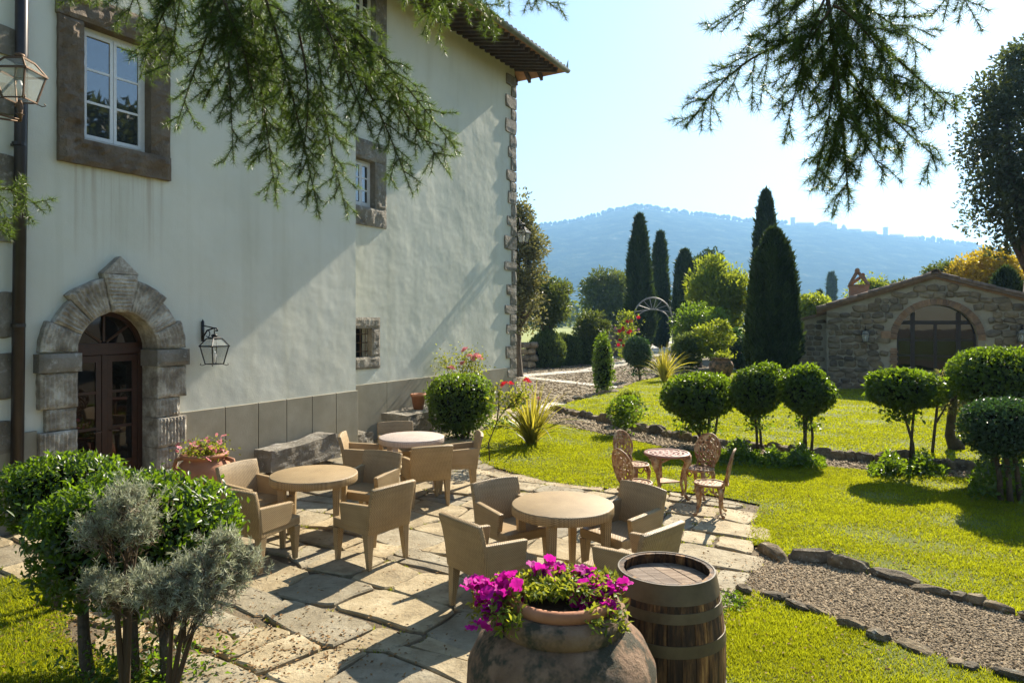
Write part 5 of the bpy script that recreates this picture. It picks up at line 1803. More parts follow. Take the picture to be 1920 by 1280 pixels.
for z0, z1 in ((BH - .105, BH + .004), (BH - .20, BH - .145), (.64, .705), (.32, .385), (.14, .2), (.0, .1)):
    pr = [(brad(z0) - .002, z0), (brad(z0) + .005, z0), (brad((z0 + z1) / 2) + .005, (z0 + z1) / 2), (brad(z1) + .005, z1), (brad(z1) - .004, z1)]
    ho = MB().lathe(pr, 64).build('hoop', M['hoop'], bar, True)
    ho.modifiers.new('edge', 'EDGE_SPLIT').split_angle = rad(30)
RH = brad(BH) - .028
x = -RH
while x < RH - .01:
    w = min(.095, RH - x)
    pts = []
    for xx in (x + .002, x + w - .002): pass
    xa, xb = x + .002, x + w - .002
    ys = [(xx, math.sqrt(max(0, RH * RH - xx * xx))) for xx in np.linspace(xa, xb, 5)]
    poly = [(xx, yy_) for xx, yy_ in ys] + [(xx, -yy_) for xx, yy_ in ys[::-1]]
    MB().prism(poly, BH - .085, BH - .058 + random.uniform(-.002, .002)).build('head_board', M['headwood'], bar)
    x += w

# ------------------------------------------------------------------ big jar with petunias
JX, JY = (1052 - CX) / FPX * 3.5, 3.5
jar = empty('terracotta_jar', (JX, JY, 0), 0, 'large weathered terracotta jar beside the wine barrel', 'jar')
JS = 1.095
def jl(pr): return [(r_, z_ * JS) for r_, z_ in pr]
MB().lathe(jl([(.001, .0), (.24, .0), (.27, .05), (.36, .22), (.45, .42), (.485, .58), (.478, .70), (.425, .80), (.35, .865), (.30, .885)]), 72).build('body', M['oldterracotta'], jar, True)
MB().lathe(jl([(.29, .855), (.315, .862), (.336, .89), (.340, .925), (.328, .952), (.298, .968), (.265, .972), (.25, .965), (.25, .90)]), 72).build('collar', M['oldterracotta'], jar, True)
MB().lathe(jl([(.250, .955), (.268, .962), (.282, .985), (.278, 1.010), (.262, 1.022), (.240, 1.018), (.228, 1.0), (.222, .90), (.001, .90)]), 72).build('rim', M['terracotta'], jar, True)
M['pottingsoil'] = plain('potting_soil', (.03, .02, .012), 1, 0, 40, .4, .8)
MB().lathe([(.001, 1.07), (.15, 1.07), (.228, 1.06)], 24).build('soil', M['pottingsoil'], jar)


def flower_mesh(mat, R, petals=5, cup=.35, name='flower'):
    V, rv = [(0, 0, -R * cup)], [0.0]
    n = petals * 4
    for k in range(n):
        a = 2 * math.pi * k / n
        q = R * (.86 + .14 * abs(math.cos(a * petals / 2)))
        V.append((q * .55 * math.cos(a), q * .55 * math.sin(a), R * .06)); rv.append(.6)
        V.append((q * math.cos(a), q * math.sin(a), R * (.04 + .16 * math.sin(a * petals * 1.0 + k))))
        rv.append(.9)
    F = []
    for k in range(n):
        a, b = 1 + 2 * k, 1 + 2 * ((k + 1) % n)
        F += [(0, a, b), (a, a + 1, b), (b, a + 1, b + 1)]
    o = np_mesh(name, V, F, mat, None, rv, True)
    me = o.data; bpy.data.objects.remove(o)
    return me


def rose_mesh(mat, R):
    g = np.random.default_rng(4)
    V, F, rv = [], [], []
    for ring, (rr_, zz, k, tilt) in enumerate(((.15, .35, 3, .2), (.4, .3, 5, .35), (.7, .12, 6, .7), (.95, -.1, 6, 1.0))):
        for i in range(k):
            a = 2 * math.pi * (i + ring * .4) / k; w = 2.6 / k
            b = len(V)
            for (q, da, dz) in ((.2, 0, -.35), (1, -w, .0), (1.12, 0, .18), (1, w, .0)):
                V.append((R * rr_ * q * math.cos(a + da), R * rr_ * q * math.sin(a + da), R * (zz + dz * (1.6 - tilt) + .3)))
                rv.append(.3 + .6 * g.random())
            F += [(b, b + 1, b + 2), (b, b + 2, b + 3)]
    o = np_mesh('rose_flower', V, F, mat, None, rv, True)
    me = o.data; bpy.data.objects.remove(o)
    return me


def leaf_cloud(name, pts, L, W, mat, parent, seed, up=.3):
    g = np.random.default_rng(seed)
    P = np.asarray(pts); n = len(P)
    V, F = leaf_geo(P, unit(g.normal(size=(n, 3)) + np.array([0, 0, up])), unit(g.normal(size=(n, 3)) * .6 + np.array([0, 0, 1])), L * g.uniform(.6, 1.3, n), W * g.uniform(.7, 1.2, n))
    return np_mesh(name, V, F, mat, parent, np.repeat(g.random(n), 4))


FM = flower_mesh(M['magenta'], .036, 5, .45)
pet = empty('petunia_plant', (JX, JY, 1.08), 0, 'trailing magenta petunias spilling over the big jar', 'flowers')
g = np.random.default_rng(17)
pts = []
def pet_point():
    while True:
        a = g.uniform(0, 2 * math.pi); q = g.random() ** .6
        x, y = .46 * q * math.cos(a), .30 * q * math.sin(a) - .02
        e = math.hypot(x / .46, y / .30)
        z = .085 * math.sqrt(max(0, 1 - e * e)) * g.uniform(.4, 1.15) + .015
        if e > .6 and x < 0: z -= .10 * g.random()
        if e > .6 and x > 0 and y < 0: z -= .10 * g.random()
        # leave the pot rim open at the front
        if x > .30: continue
        if y < -.15 and -.20 < x < .10: continue
        return (x, y, z)
leaf_cloud('leaves', [pet_point() for _ in range(2700)], .038, .020, M['petleaf'], pet, 3)
for k in range(14):
    x, y, z = pet_point()
    MB().tube([(x * .2, y * .2, 0), (x * .7, y * .7, z * .8), (x, y, z)], [.004, .003, .002], 5).build('stem', M['petleaf'], pet)
cl = [(-.44, .03, .09, 6), (-.37, .02, .07, 14), (-.35, -.05, .01, 16), (-.38, -.12, -.06, 16), (-.29, .06, .11, 12), (-.10, .13, .14, 10), (-.04, .15, .13, 8), (.10, .10, .11, 12), (.18, .05, .09, 14), (.12, -.05, .06, 12), (.22, -.03, .05, 18), (.17, -.11, .0, 16), (.27, .03, .08, 12), (.20, -.16, -.05, 10), (.11, -.21, -.06, 7), (-.20, -.01, .09, 6)]
for (x, y, z, k) in cl:
    z = z * .6 - .01 if z > 0 else z
    y = y * .8
    for _ in range(k):
        o = place('flower', FM, (x + g.normal() * .042, y - .015 + g.normal() * .035, z + .025 + g.normal() * .03), (g.uniform(.8, 1.25),) * 3, (g.normal() * .5 + .5, g.normal() * .6, g.uniform(0, 6)), pet)

# smaller pots
def pot(name, label, loc, prof, mat, seg=32, cat='pot'):
    t = empty(name, loc, 0, label, cat)
    MB().lathe(prof, seg).build('body', mat, t, True)
    return t
wp = Vector((*G(392, 935), 0))
wp = Vector((-4.12, 9.15, 0))
t = pot('terracotta_pot', 'round terracotta pot with pink flowers against the wall', wp, [(.001, 0), (.24, 0), (.29, .10), (.335, .28), (.35, .30), (.345, .42), (.355, .44), (.345, .52), (.31, .60), (.255, .655), (.25, .68), (.30, .70), (.305, .73), (.27, .745), (.22, .735), (.22, .65), (.001, .64)], M['terracotta'])
for sgn in (-1, 1):
    MB().tube([(sgn * .33, 0, .46), (sgn * .41, 0, .54), (sgn * .38, 0, .64), (sgn * .28, 0, .67)], .03, 8).build('handle', M['terracotta'], t, True)
gfl = empty('pink_geranium', wp + Vector((0, 0, .68)), 0, 'pink flowers growing in the pot against the wall', 'flowers')
g = np.random.default_rng(8)
leaf_cloud('leaves', np.stack([g.normal(0, .13, 700), g.normal(0, .13, 700), np.abs(g.normal(.08, .07, 700))], 1), .05, .035, M['petleaf'], gfl, 5)
PKM = flower_mesh(M['pink'], .035, 5, .3)
for _ in range(40):
    x, y = g.normal(0, .15, 2)
    place('flower', PKM, (x + .04, y - .05, .10 + abs(g.normal(0, .08)) - .3 * max(0, x - .12)), (g.uniform(.7, 1.2),) * 3, (g.normal() * .6 + .3, g.normal() * .6, g.uniform(0, 6)), gfl)

BPx = Vector((*G(1352, 706, ZU), ZU))
pot('stone_jar', 'wide old terracotta jar on the raised lawn by the cypress', BPx, [(.001, 0), (.34, 0), (.42, .12), (.50, .34), (.52, .5), (.47, .64), (.38, .72), (.36, .75), (.42, .78), (.42, .82), (.36, .84), (.32, .8), (.001, .78)], M['oldterracotta'])
sg = empty('potted_sedum', BPx + Vector((0, 0, .8)), 0, 'yellow green plant in the wide old jar', 'plant')
leaf_cloud('leaves', np.stack([g.normal(0, .20, 500), g.normal(0, .20, 500), np.abs(g.normal(.08, .08, 500))], 1), .13, .06, M['lime'], sg, 6)
t2 = Vector((*G(1180, 786, ZU), ZU))
pot('square_pot', 'small tapered terracotta pot on the raised lawn', t2, [(.001, 0), (.13, 0), (.15, .05), (.21, .38), (.23, .38), (.23, .43), (.20, .43), (.19, .38), (.001, .37)], M['terracotta'], 24)
sg = empty('potted_daisy', t2 + Vector((0, 0, .42)), 0, 'yellow flowering mound in the small tapered pot', 'plant')
crown_shell('leaves', (0, 0, .10), (.30, .30, .20), 900, .07, .03, M['lime'], sg, 2, .4, .1, 71, core=.7)
t3 = Vector((*G(1008, 700), 0))

# stone trough and blocks by the wall
def slab_bench(name, label, px, loc_s, L, y0, D_, z0, h0, h1, seed):
    e = empty(name, st(loc_s, -y0), RZ, label, 'stone')
    bm = bmesh.new(); n, m_ = 26, 8
    bmesh.ops.create_cube(bm, size=1)
    bmesh.ops.subdivide_edges(bm, edges=bm.edges[:], cuts=11, use_grid_fill=True)
    for v in bm.verts:
        a = v.co.x + .5
        H_ = h0 + (h1 - h0) * max(0, (a - .35) / .65) ** 1.5 - (.06 if a > .95 else 0)
        p_ = v.co.copy()
        v.co = Vector((a * L, -v.co.y * D_, z0 + (v.co.z + .5) * H_))
        v.co += noise.noise_vector(v.co * 4 + Vector((seed, 0, 0))) * .035 + noise.noise_vector(v.co * 13 + Vector((seed, 0, 0))) * .012
    bmesh.ops.recalc_face_normals(bm, faces=bm.faces)
    me = bpy.data.meshes.new('block'); bm.to_mesh(me); bm.free(); me.materials.append(M['pietra'])
    link(bpy.data.objects.new('block', me), e)
    return e
sA, _ = fac(492, 870, Y1 - .3); sB, _ = fac(622, 860, Y1 - .3)
tr = slab_bench('stone_trough', 'long rough stone trough against the villa plinth', None, sA + .0, sB - sA, Y1 - .32, .40, .08, .36, .47, 1)
for q in (.3, (sB - sA) - .35):
    place('support_stone', RM[1], (q, .0, .05), (.3, .3, .16), (0, 0, .2), tr).data.materials
sC, _ = fac(742, 800, Y2 - .45); sD, _ = fac(818, 790, Y2 - .45)
slab_bench('stone_block', 'broad rough stone block by the set-back wall', None, sC, 1.7, Y2 - .42, .75, 0, .50, .52, 5)
slab_bench('stone_block', 'small squared stone in the corner of the villa walls', None, S1 + .12, .55, Y2 - .35, .5, 0, .26, .26, 9)
slab_bench('stone_block', 'thin broken stone leaning beyond the villa corner', None, S1 + 1.05, .35, Y2 - .55, .22, 0, .16, .22, 12)
p_ = st(sC + .85, -(Y2 - .40), .50)
pot('small_pot', 'small terracotta pot standing on the rough stone block', p_, [(.001, 0), (.11, 0), (.16, .30), (.18, .30), (.18, .36), (.15, .36), (.14, .31), (.001, .3)], M['terracotta'], 20)
#PART4
# ------------------------------------------------------------------ clipped hedge and lavender, near left
def gp(px, py, z=0.0): return Vector((*G(px, py, z), z))
b0 = Vector((-3.98, 6.0, 0))
topiary('clipped_shrub', 'boxy clipped green shrub behind, before the arched door', b0, (-4.02, 6.15, .95), (.46, .40, .34), 5600, .060, .029, M['hedge'],
        [(.05, -.12, .05, 0), (-.10, -.02, -.1, .05)], 'shrub', 3.6, 101, 'clipped shrubs by the door', .38, .12, .035)
b1 = Vector((-2.9, 4.75, 0))
topiary('clipped_shrub', 'broad boxy clipped shrub nearest on the left, with lavender before it', b1, (-2.76, 5.10, .88), (.75, .42, .41), 10000, .062, .030, M['hedge'],
        [(-.06, .02, -.45, 0), (.25, .03, -.1, .0), (.50, .02, .2, 0)], 'shrub', 3.4, 102, 'clipped shrubs by the door', .42, .13, .04, 260)
# small weeds at their feet
t = empty('weeds', (-2.6, 4.9, 0), 0, 'leafy weeds round the hedge trunks', 'weeds')
g = np.random.default_rng(9)
leaf_cloud('leaves', np.stack([g.normal(-.05, .30, 600), g.normal(-.05, .16, 600), np.abs(g.normal(0, .13, 600))], 1), .05, .03, M['hedge'], t, 77)


def lavender(name, label, base, clumps, seed):
    """silver shrub: woody stems from one foot, each ending in tufts of narrow leaves"""
    t = empty(name, base, 0, label, 'lavender', 'lavender bushes')
    g = np.random.default_rng(seed)
    wood = MB(); Ps, As, Ls = [], [], []
    Pd, Ad = [], []
    for (cx_, cy_, cz_, R_, n) in clumps:
        c = np.array([cx_, cy_, cz_])
        foot = np.array([c[0] * .45, c[1] * .45, max(.05, c[2] - R_ * 1.9)])
        for i in range(n):
            d = unit(g.normal(size=3) + np.array([0, 0, .45]))
            tip = c + d * R_ * (g.uniform(.25, 1.2) + (.55 * g.random() if g.random() < .25 else 0)) * np.array([1.25, 1.1, .95])
            if i % 8 == 0:
                m1 = foot * .5 + c * .5 + g.normal(size=3) * .035
                wood.tube([tuple(foot + g.normal(size=3) * .02), tuple(m1), tuple(tip)], [.007, .004, .002], 4)
            ax_ = unit(d * .6 + np.array([0, 0, .45]) + g.normal(size=3) * .35)
            k = 24
            q = g.random(k)
            base_ = tip - ax_ * (q * .085)[:, None]
            Ps.append(base_); As.append(unit(ax_ * .75 + g.normal(size=(k, 3)) * .6)); Ls.append(.042 * g.uniform(.6, 1.3, k))
            k2 = 4
            Pd.append(tip - ax_ * g.uniform(.06, .20, k2)[:, None] + g.normal(size=(k2, 3)) * .02); Ad.append(unit(ax_ + g.normal(size=(k2, 3)) * .6))
    for (cx_, cy_, cz_, R_, n) in clumps[:3]:
        wood.tube([(0, 0, -.05), (cx_ * .15, cy_ * .15, .25), (cx_ * .45, cy_ * .45, max(.3, cz_ - R_ * 1.9))], [.024, .020, .012], 6)
    wood.build('stems', M['drystem'], t)
    P = np.concatenate(Ps); A = np.concatenate(As); L = np.concatenate(Ls)
    V, F = leaf_geo(P, A, rdir(len(P)), L, .0048, .1)
    np_mesh('leaves', V, F, M['lavender'], t, np.repeat(g.random(len(P)), 4))
    P = np.concatenate(Pd); A = np.concatenate(Ad)
    V, F = blade_geo(P, A, .07, .005)
    np_mesh('dead_twigs', V, F, M['drystem'], t, np.repeat(g.random(len(P)), 3))
    return t


lv = Vector((-2.52, 4.45, 0))
def lc(px, py, d, R_, n):
    p = at(px, py, d) - lv
    return (p.x, p.y, p.z, R_, n)
lavender('lavender_bush', 'silver lavender rising over the clipped hedge', lv, [lc(238, 935, 4.45, .14, 110), lc(262, 985, 4.4, .12, 80), lc(182, 990, 4.35, .12, 80), lc(205, 1100, 4.3, .11, 60), lc(175, 1085, 4.35, .08, 30)], 5)
lv = Vector((-2.15, 4.25, 0))
lavender('lavender_bush', 'wide silver lavender leaning over the flagstones', lv, [lc(335, 1085, 4.25, .15, 110), lc(390, 1060, 4.3, .16, 120), lc(440, 1075, 4.35, .13, 80), lc(418, 1010, 4.35, .09, 45), lc(300, 1110, 4.2, .13, 80), lc(375, 1125, 4.2, .14, 80), lc(460, 1040, 4.4, .08, 30), lc(270, 1080, 4.2, .08, 30)], 6)

# ------------------------------------------------------------------ shrub, roses and strap plants by the set-back wall
b = gp(866, 822)
topiary('round_shrub', 'dense round clipped laurel beside the pale topped table', b, (b.x - .05, b.y + .1, .80), (.72, .62, .56), 6500, .085, .040, M['laurel'], [(0, 0, .1, 0), (.12, .05, .25, .1), (-.1, .1, -.2, .1)], 'shrub', 3.2, 111, None, .38, .16, .03, 500)


def rose_bush(name, label, base, stems, flowers, fmat, seed, R=.055, nleaf=260, spread=.14, lmat=None):
    t = empty(name, base, 0, label, 'rose')
    g = np.random.default_rng(seed)
    mb = MB(); P = []
    for pts in stems:
        pts = [Vector(p) - base for p in pts]
        mb.tube(pts, [.014 - .009 * i / max(1, len(pts) - 1) for i in range(len(pts))], 6)
        for i in range(nleaf):
            q = g.uniform(.35, 1) * (len(pts) - 1); k = min(int(q), len(pts) - 2); p = pts[k].lerp(pts[k + 1], q - k)
            P.append(np.array(p) + g.normal(size=3) * spread * np.array([1, .7, .8]))
    mb.build('stem', M['bark'], t, True)
    leaf_cloud('leaves', P, .075, .048, lmat or M['petleaf'], t, seed)
    me = rose_mesh(fmat, R)
    for p in flowers:
        place('rose_flower', me, Vector(p) - base, (g.uniform(.8, 1.2),) * 3, (g.normal() * .3 + .4, g.normal() * .3, g.uniform(0, 6)), t)
    return t


b = gp(872, 795)
rose_bush('rose_bush', 'tall pink rose bush behind the round laurel', b, [[b, at(862, 740, b.y), at(868, 690, b.y), at(872, 660, b.y)], [b, at(850, 730, b.y), at(838, 690, b.y), at(832, 668, b.y)], [b, at(880, 730, b.y), at(892, 690, b.y), at(890, 668, b.y)], [b, at(872, 740, b.y), at(880, 700, b.y), at(885, 675, b.y)]],
          [at(x, y, b.y - .1) for x, y in ((880, 668), (888, 672), (893, 668), (886, 676), (868, 683), (846, 692), (872, 657), (899, 671))], M['pink'], 31, .095, 260, .15)
b = gp(918, 864)
rose_bush('rose_bush', 'leggy red rose with a bare crooked stem at the lawn corner', b, [[b, at(916, 830, b.y), at(932, 790, b.y), at(948, 765, b.y), at(958, 735, b.y)], [at(932, 790, b.y), at(936, 750, b.y), at(932, 722, b.y)], [at(944, 770, b.y), at(970, 748, b.y), at(986, 722, b.y)], [at(946, 768, b.y), at(966, 758, b.y), at(972, 742, b.y)]],
          [at(x, y, b.y - .05) for x, y in ((987, 713), (990, 717), (946, 722), (957, 721))], M['red'], 32, .075, 110, .09)
rose_bush('rose_bush', 'low rose with pink blooms behind the strap leaved plant', gp(985, 820), [[gp(985, 820), at(975, 770, 14.6), at(968, 745, 14.6)], [gp(985, 820), at(985, 770, 14.6), at(982, 748, 14.6)]],
          [at(x, y, 14.4) for x, y in ((966, 745), (980, 747), (1010, 748), (977, 752))], M['pink'], 33, .07, 60, .14)
strap_plant('flax_plant', 'clump of upright green and bronze strap leaves on the lawn edge', gp(997, 832), 1.28, 150, .045, M['strap'], 41, .85)
strap_plant('yellow_flax', 'bright yellow strap leaved clump on the upper lawn', gp(1245, 714, ZU), 1.45, 110, .06, M['yellowstrap'], 42, .8)
t = empty('ground_ivy', gp(935, 800), 0, 'low leafy plant in shade beside the wall path', 'plant')
g = np.random.default_rng(19)
leaf_cloud('leaves', np.stack([g.normal(0, .3, 300), g.normal(0, .15, 300), np.abs(g.normal(0, .1, 300))], 1), .09, .06, M['laurel'], t, 7)

# ------------------------------------------------------------------ standards along the raised lawn
def std(name, label, bx, by, cxp, cyp, wpx, hpx, n, L, mat, stems, seed, skirt=120, p=2.2, depth=.36, rough=.26, sr=.024, dd=0):
    b = gp(bx, by)
    d = b.y + dd
    c = at(cxp, cyp, d)
    return topiary(name, label, b, c, (wpx / 2 / FPX * d, wpx / 2 / FPX * d * .9, hpx / 2 / FPX * d), n, L, L * .5, mat, stems, 'topiary', p, seed, 'clipped standards by the lawn edging', depth, rough, sr, skirt)
std('clipped_standard', 'wide multi-stemmed clipped bush nearest the cast iron set', 1330, 834, 1308, 742, 134, 88, 5200, .10, M['laurel'], [(0, 0, .25, 0), (-.15, .1, .0, 0), (.06, .05, .45, 0), (-.05, 0, -.45, .1)], 121, 420, 2.4, .4, .14)
std('clipped_standard', 'round clipped standard second from the cast iron set', 1420, 845, 1417, 733, 88, 92, 4600, .085, M['laurel'], [(0, 0, 0, 0), (.10, .05, .03, 0)], 122, 220, 2.2)
std('clipped_standard', 'round clipped standard directly before the pavilion left wall', 1512, 856, 1514, 733, 92, 92, 5000, .08, M['laurel'], [(0, 0, -.02, 0), (.10, .05, .06, 0), (-.08, 0, -.05, 0)], 123, 300, 2.3)
std('clipped_standard', 'spreading flat topped standard before the pavilion arch', 1716, 880, 1690, 728, 128, 78, 4200, .095, M['laurel'], [(0, 0, .05, 0), (.12, .35, .25, 0)], 124, 200, 2.3, .42, .15)
std('clipped_standard', 'tallest dark rounded topiary at the right edge', 1890, 905, 1874, 706, 168, 112, 7500, .080, M['laurel'], [(.1, .2, 0, 0), (-.1, .2, -.1, 0)], 125, 120, 2.5, .3, .08, .04, .7)
std('clipped_standard', 'lower bluish dark topiary at the right edge, in front', 1895, 940, 1885, 800, 136, 104, 6500, .062, M['darktopiary'], [(0, 0, 0, 0), (.16, .02, .1, 0), (-.1, .05, -.1, .1)], 126, 160, 2.8, .3, .06, .035)
b = gp(1797, 852)
t = empty('ragged_tree', b, 0, 'small ragged tree with crooked trunk between two topiaries', 'tree')
MB().tube([(0, 0, -.05), (-.05, 0, .18), (-.16, 0, .36), (-.12, 0, .8), (-.08, 0, 1.15), (-.05, 0, 1.4)], [.15, .14, .085, .07, .06, .03], 10).build('trunk', M['bark'], t, True)
MB().tube([(-.75, -.4, -.05), (-.62, -.3, .6), (-.5, -.2, 1.1), (-.38, -.1, 1.4)], [.03, .026, .022, .015], 7).build('trunk', M['bark'], t, True)
MB().tube([(-.60, -.3, .65), (-.35, -.2, .95), (-.1, -.1, 1.15)], [.018, .014, .01], 6).build('branch', M['bark'], t, True)
crown_clumps('crown', (-.25, -.1, 1.25), (.55, .4, .42), 26, 45, .14, .09, .045, M['olive'], t, 131)

# ground cover at the feet of the standards
def cover(label, x0, x1, y, n, L, mat, seed, h=.22, dy=12):
    c = gp((x0 + x1) / 2, y)
    t = empty('ground_cover', c, 0, label, 'ground cover', 'ground cover along the edging')
    g = np.random.default_rng(seed)
    px_ = g.uniform(x0, x1, n); py_ = y + g.normal(size=n) * dy * .45
    d = FPX * CAMZ / (py_ - HORIZON)
    e = np.clip(np.minimum(px_ - x0, x1 - px_) / 25, .25, 1)
    P = np.stack([(px_ - CX) / FPX * d - c.x, d - c.y, g.random(n) * h * e * (.6 + .4 * np.sin(px_ * .11))], 1)
    leaf_cloud('leaves', P, L, L * .55, mat, t, seed)
cover('dark ivy mat at the foot of the wide clipped bush', 1345, 1425, 858, 1300, .085, M['laurel'], 51, .30, 16)
cover('glossy ground cover between the two round standards', 1425, 1545, 868, 2000, .085, M['laurel'], 52, .28)
cover('ground cover under the spreading flat topped standard', 1630, 1775, 884, 2200, .085, M['laurel'], 53, .32)
cover('leafy growth under the dark topiaries at the right edge', 1820, 1960, 915, 2200, .09, M['laurel'], 54, .7, 26)
cover('sparse weeds at the near end of the gravel path', 1352, 1400, 1130, 350, .04, M['hedge'], 55, .06, 22)

b = gp(1170, 812)
topiary('loose_shrub', 'loose glossy young shrub on the raised lawn corner', b, at(1170, 772, b.y), (.38, .34, .42), 900, .10, .05, M['laurel'], [(0, 0, 0, 0)], 'shrub', 2, 141, None, .75, .25, .02, 40, 0)
b = gp(1130, 740)
t = topiary('upright_shrub', 'narrow upright light green shrub by the gravel forecourt', b, at(1130, 686, b.y), (.36, .36, 1.02), 2600, .13, .055, M['laurel'], [(0, 0, 0, 0), (.06, 0, 0, 0)], 'shrub', 2, 142, None, .6, .16, .03, 60)
b = gp(1200, 714)
topiary('lollipop_tree', 'small lollipop tree with reddish lower leaves on the forecourt', b, at(1195, 660, b.y), (.58, .55, .62), 3400, .14, .065, M['darktopiary'], [(0, 0, 0, 0)], 'topiary', 2.2, 143, None, .35, .12, .045, 160)
b = gp(1222, 700)
t = tree('bush', 'twiggy bush beside the yellow strap leaved clump', b, (b.x, b.y, .7), (.7, .5, .5), 26, 40, .2, .10, .05, M['olive'], .03, 144)
t['category'] = 'bush'

# rosemary mounds and the raised bed by the corner
for i, (px_, py_, w, h, lab) in enumerate(((1022, 688, 72, 68, 'big rosemary mound nearest the villa corner'), (1062, 684, 56, 58, 'middle rosemary mound on the forecourt edge'), (1100, 682, 62, 66, 'rosemary mound farthest from the villa corner'))):
    b = gp(px_ + 4, py_); d = b.y
    R_ = (w / 2 / FPX * d, w / 2 / FPX * d * .9, h / FPX * d * .55)
    t = empty('rosemary_bush', b, 0, lab, 'rosemary', 'rosemary mounds')
    crown_shell('crown', (0, 0, R_[2] * .75), R_, 6500, .22, .055, M['rosemary'], t, 2.2, .35, .16, 150 + i, up=1.2, flat_bottom=.02)
wl_ = empty('garden_wall', gp(986, 690), 0, 'low brown stone retaining wall at the villa corner', 'wall')
for k in range(12):
    place('stone', RM[k % 16], (-.5 + (k % 3) * .40 + .12 * ((k // 3) % 2), 0, .2 + (k // 3) * .34), (.46, .5, .33), (0, 0, 0), wl_)
wl2 = empty('garden_wall', gp(1160, 667), 0, 'short stone pier carrying pink flowers', 'wall')
for k in range(12):
    place('stone', RM[k % 10], (-.5 + (k % 3) * .5, 0, .2 + (k // 3) * .38), (.55, .8, .38), (0, 0, 0), wl2)
pf = empty('flower_box', Vector((*G(1160, 667), 1.55)), 0, 'pink flowers on the short stone pier', 'flowers')
g = np.random.default_rng(23)
leaf_cloud('leaves', np.stack([g.normal(0, .6, 500), g.normal(0, .25, 500), np.abs(g.normal(0, .2, 500))], 1), .16, .09, M['laurel'], pf, 61)
PK2 = flower_mesh(M['pink'], .10, 5, .3)
for _ in range(60):
    place('flower', PK2, (g.normal(0, .7), g.normal(0, .25) - .1, .1 + abs(g.normal(0, .22))), (1, 1, 1), (g.normal() * .6 + .4, g.normal() * .6, 0), pf)

# ------------------------------------------------------------------ trees
def T(name, label, px_, base_py, ctop, cbot, wpx, n, per, cr, L, mat, seed, d=None, R0=.16, **kw):
    if d is None:
        b = gp(px_, base_py)
    else:
        b = Vector(((px_ - CX) / FPX * d, d, 0))
    d = b.y
    zc = CAMZ + (HORIZON - (ctop + cbot) / 2) / FPX * d
    rz = (cbot - ctop) / 2 / FPX * d
    rx = wpx / 2 / FPX * d
    return tree(name, label, b, (b.x, d, zc), (rx * .92, rx * .85, rz * .92), n, per, cr, L, L * .5, mat, R0, seed, 'garden trees', **kw)
T('olive_tree', 'feathery olive tree behind the far corner of the villa', 972, 0, 345, 640, 88, 150, 75, .45, .20, M['olive'], 161, 31, .2)
T('fruit_tree', 'small spreading tree with forked trunk beside the meadow', 1022, 0, 512, 622, 104, 90, 95, .50, .20, M['tree'], 162, 38, .16)
T('broad_tree', 'broad leafy tree left of the tall cypresses', 1138, 0, 488, 645, 92, 110, 90, 1.1, .50, M['tree'], 163, 85, .5)
T('light_tree', 'light green upright tree between the cypresses', 1345, 0, 482, 640, 108, 130, 90, .75, .30, M['lime'], 164, 46, .25, up=1.0)
T('round_bush', 'rounded dark bush left of the pergola', 1110, 0, 586, 648, 58, 45, 90, .45, .2, M['tree'], 165, 40, .1)
T('dark_conifer', 'dark conifer top behind the light green tree', 1327, 0, 462, 620, 58, 70, 80, .9, .4, M['cypress'], 166, 70, .3)
t = T('round_bush', 'large dome shaped bush right of the pergola', 1312, 0, 568, 660, 96, 80, 110, .45, .17, M['laurel'], 167, 37, .12)
T('small_tree', 'small yellowish round tree before the dome shaped bush', 1338, 0, 596, 675, 62, 42, 80, .35, .17, M['lime'], 168, 31.5, .07)
T('grey_bush', 'grey green bush by the end of the gravel path', 1288, 0, 625, 690, 50, 40, 90, .35, .18, M['rosemary'], 169, 32, .06)
T('yellow_tree', 'golden yellow tree behind the pavilion', 1850, 0, 468, 575, 122, 110, 80, .7, .26, M['yellow'], 170, 42, .2)
T('garden_tree', 'small green tree left of the golden tree', 1770, 0, 492, 560, 70, 50, 80, .6, .25, M['tree'], 171, 44, .15)
T('garden_tree', 'bright green bush between cypress and pavilion chimney', 1522, 0, 545, 640, 56, 60, 80, .5, .22, M['lime'], 172, 38, .12)
T('garden_tree', 'pale green tree right of the pavilion chimney', 1632, 0, 525, 600, 58, 50, 80, .8, .35, M['lime'], 173, 60, .2)
T('garden_tree', 'dark feathery trees behind the pavilion ridge', 1690, 0, 520, 590, 66, 40, 80, .8, .35, M['tree'], 174, 62, .2)
T('holm_oak', 'tall dark holm oak at the right edge', 1935, 0, 40, 530, 250, 360, 80, .62, .20, M['oak'], 175, 27, .45)
T('magnolia', 'shaded hedge of dark shrubs left of the large cypress', 1385, 0, 605, 690, 60, 40, 80, .4, .2, M['darktopiary'], 176, 34, .1)
# trees beyond the picture that the window panes mirror
T('garden_tree', 'tall tree out to the right mirrored in the big window', 4100, 0, -900, 500, 1300, 130, 70, 1.4, .6, M['oak'], 177, 9, .4)
T('garden_tree', 'second tree out to the right mirrored in the panes', 3500, 0, -420, 540, 900, 120, 70, 1.4, .6, M['tree'], 178, 12.5, .4)


for i, (x_, y_, h_, lab) in enumerate(((-16, -9, 9, 'tall tree behind the viewpoint towards the villa'), (-8, -16, 11, 'broad tree well behind the viewpoint'), (12, -12, 10, 'tree behind the viewpoint on the lawn side'), (20, -4, 9, 'tree beside the viewpoint beyond the gravel path'))):
    tree('garden_tree', lab, (x_, y_, 0), (x_, y_, h_ * .58), (h_ * .42, h_ * .42, h_ * .42), 80, 60, 1.1, .5, .25, M['tree'] if i % 2 else M['oak'], .3, 400 + i, 'garden trees')


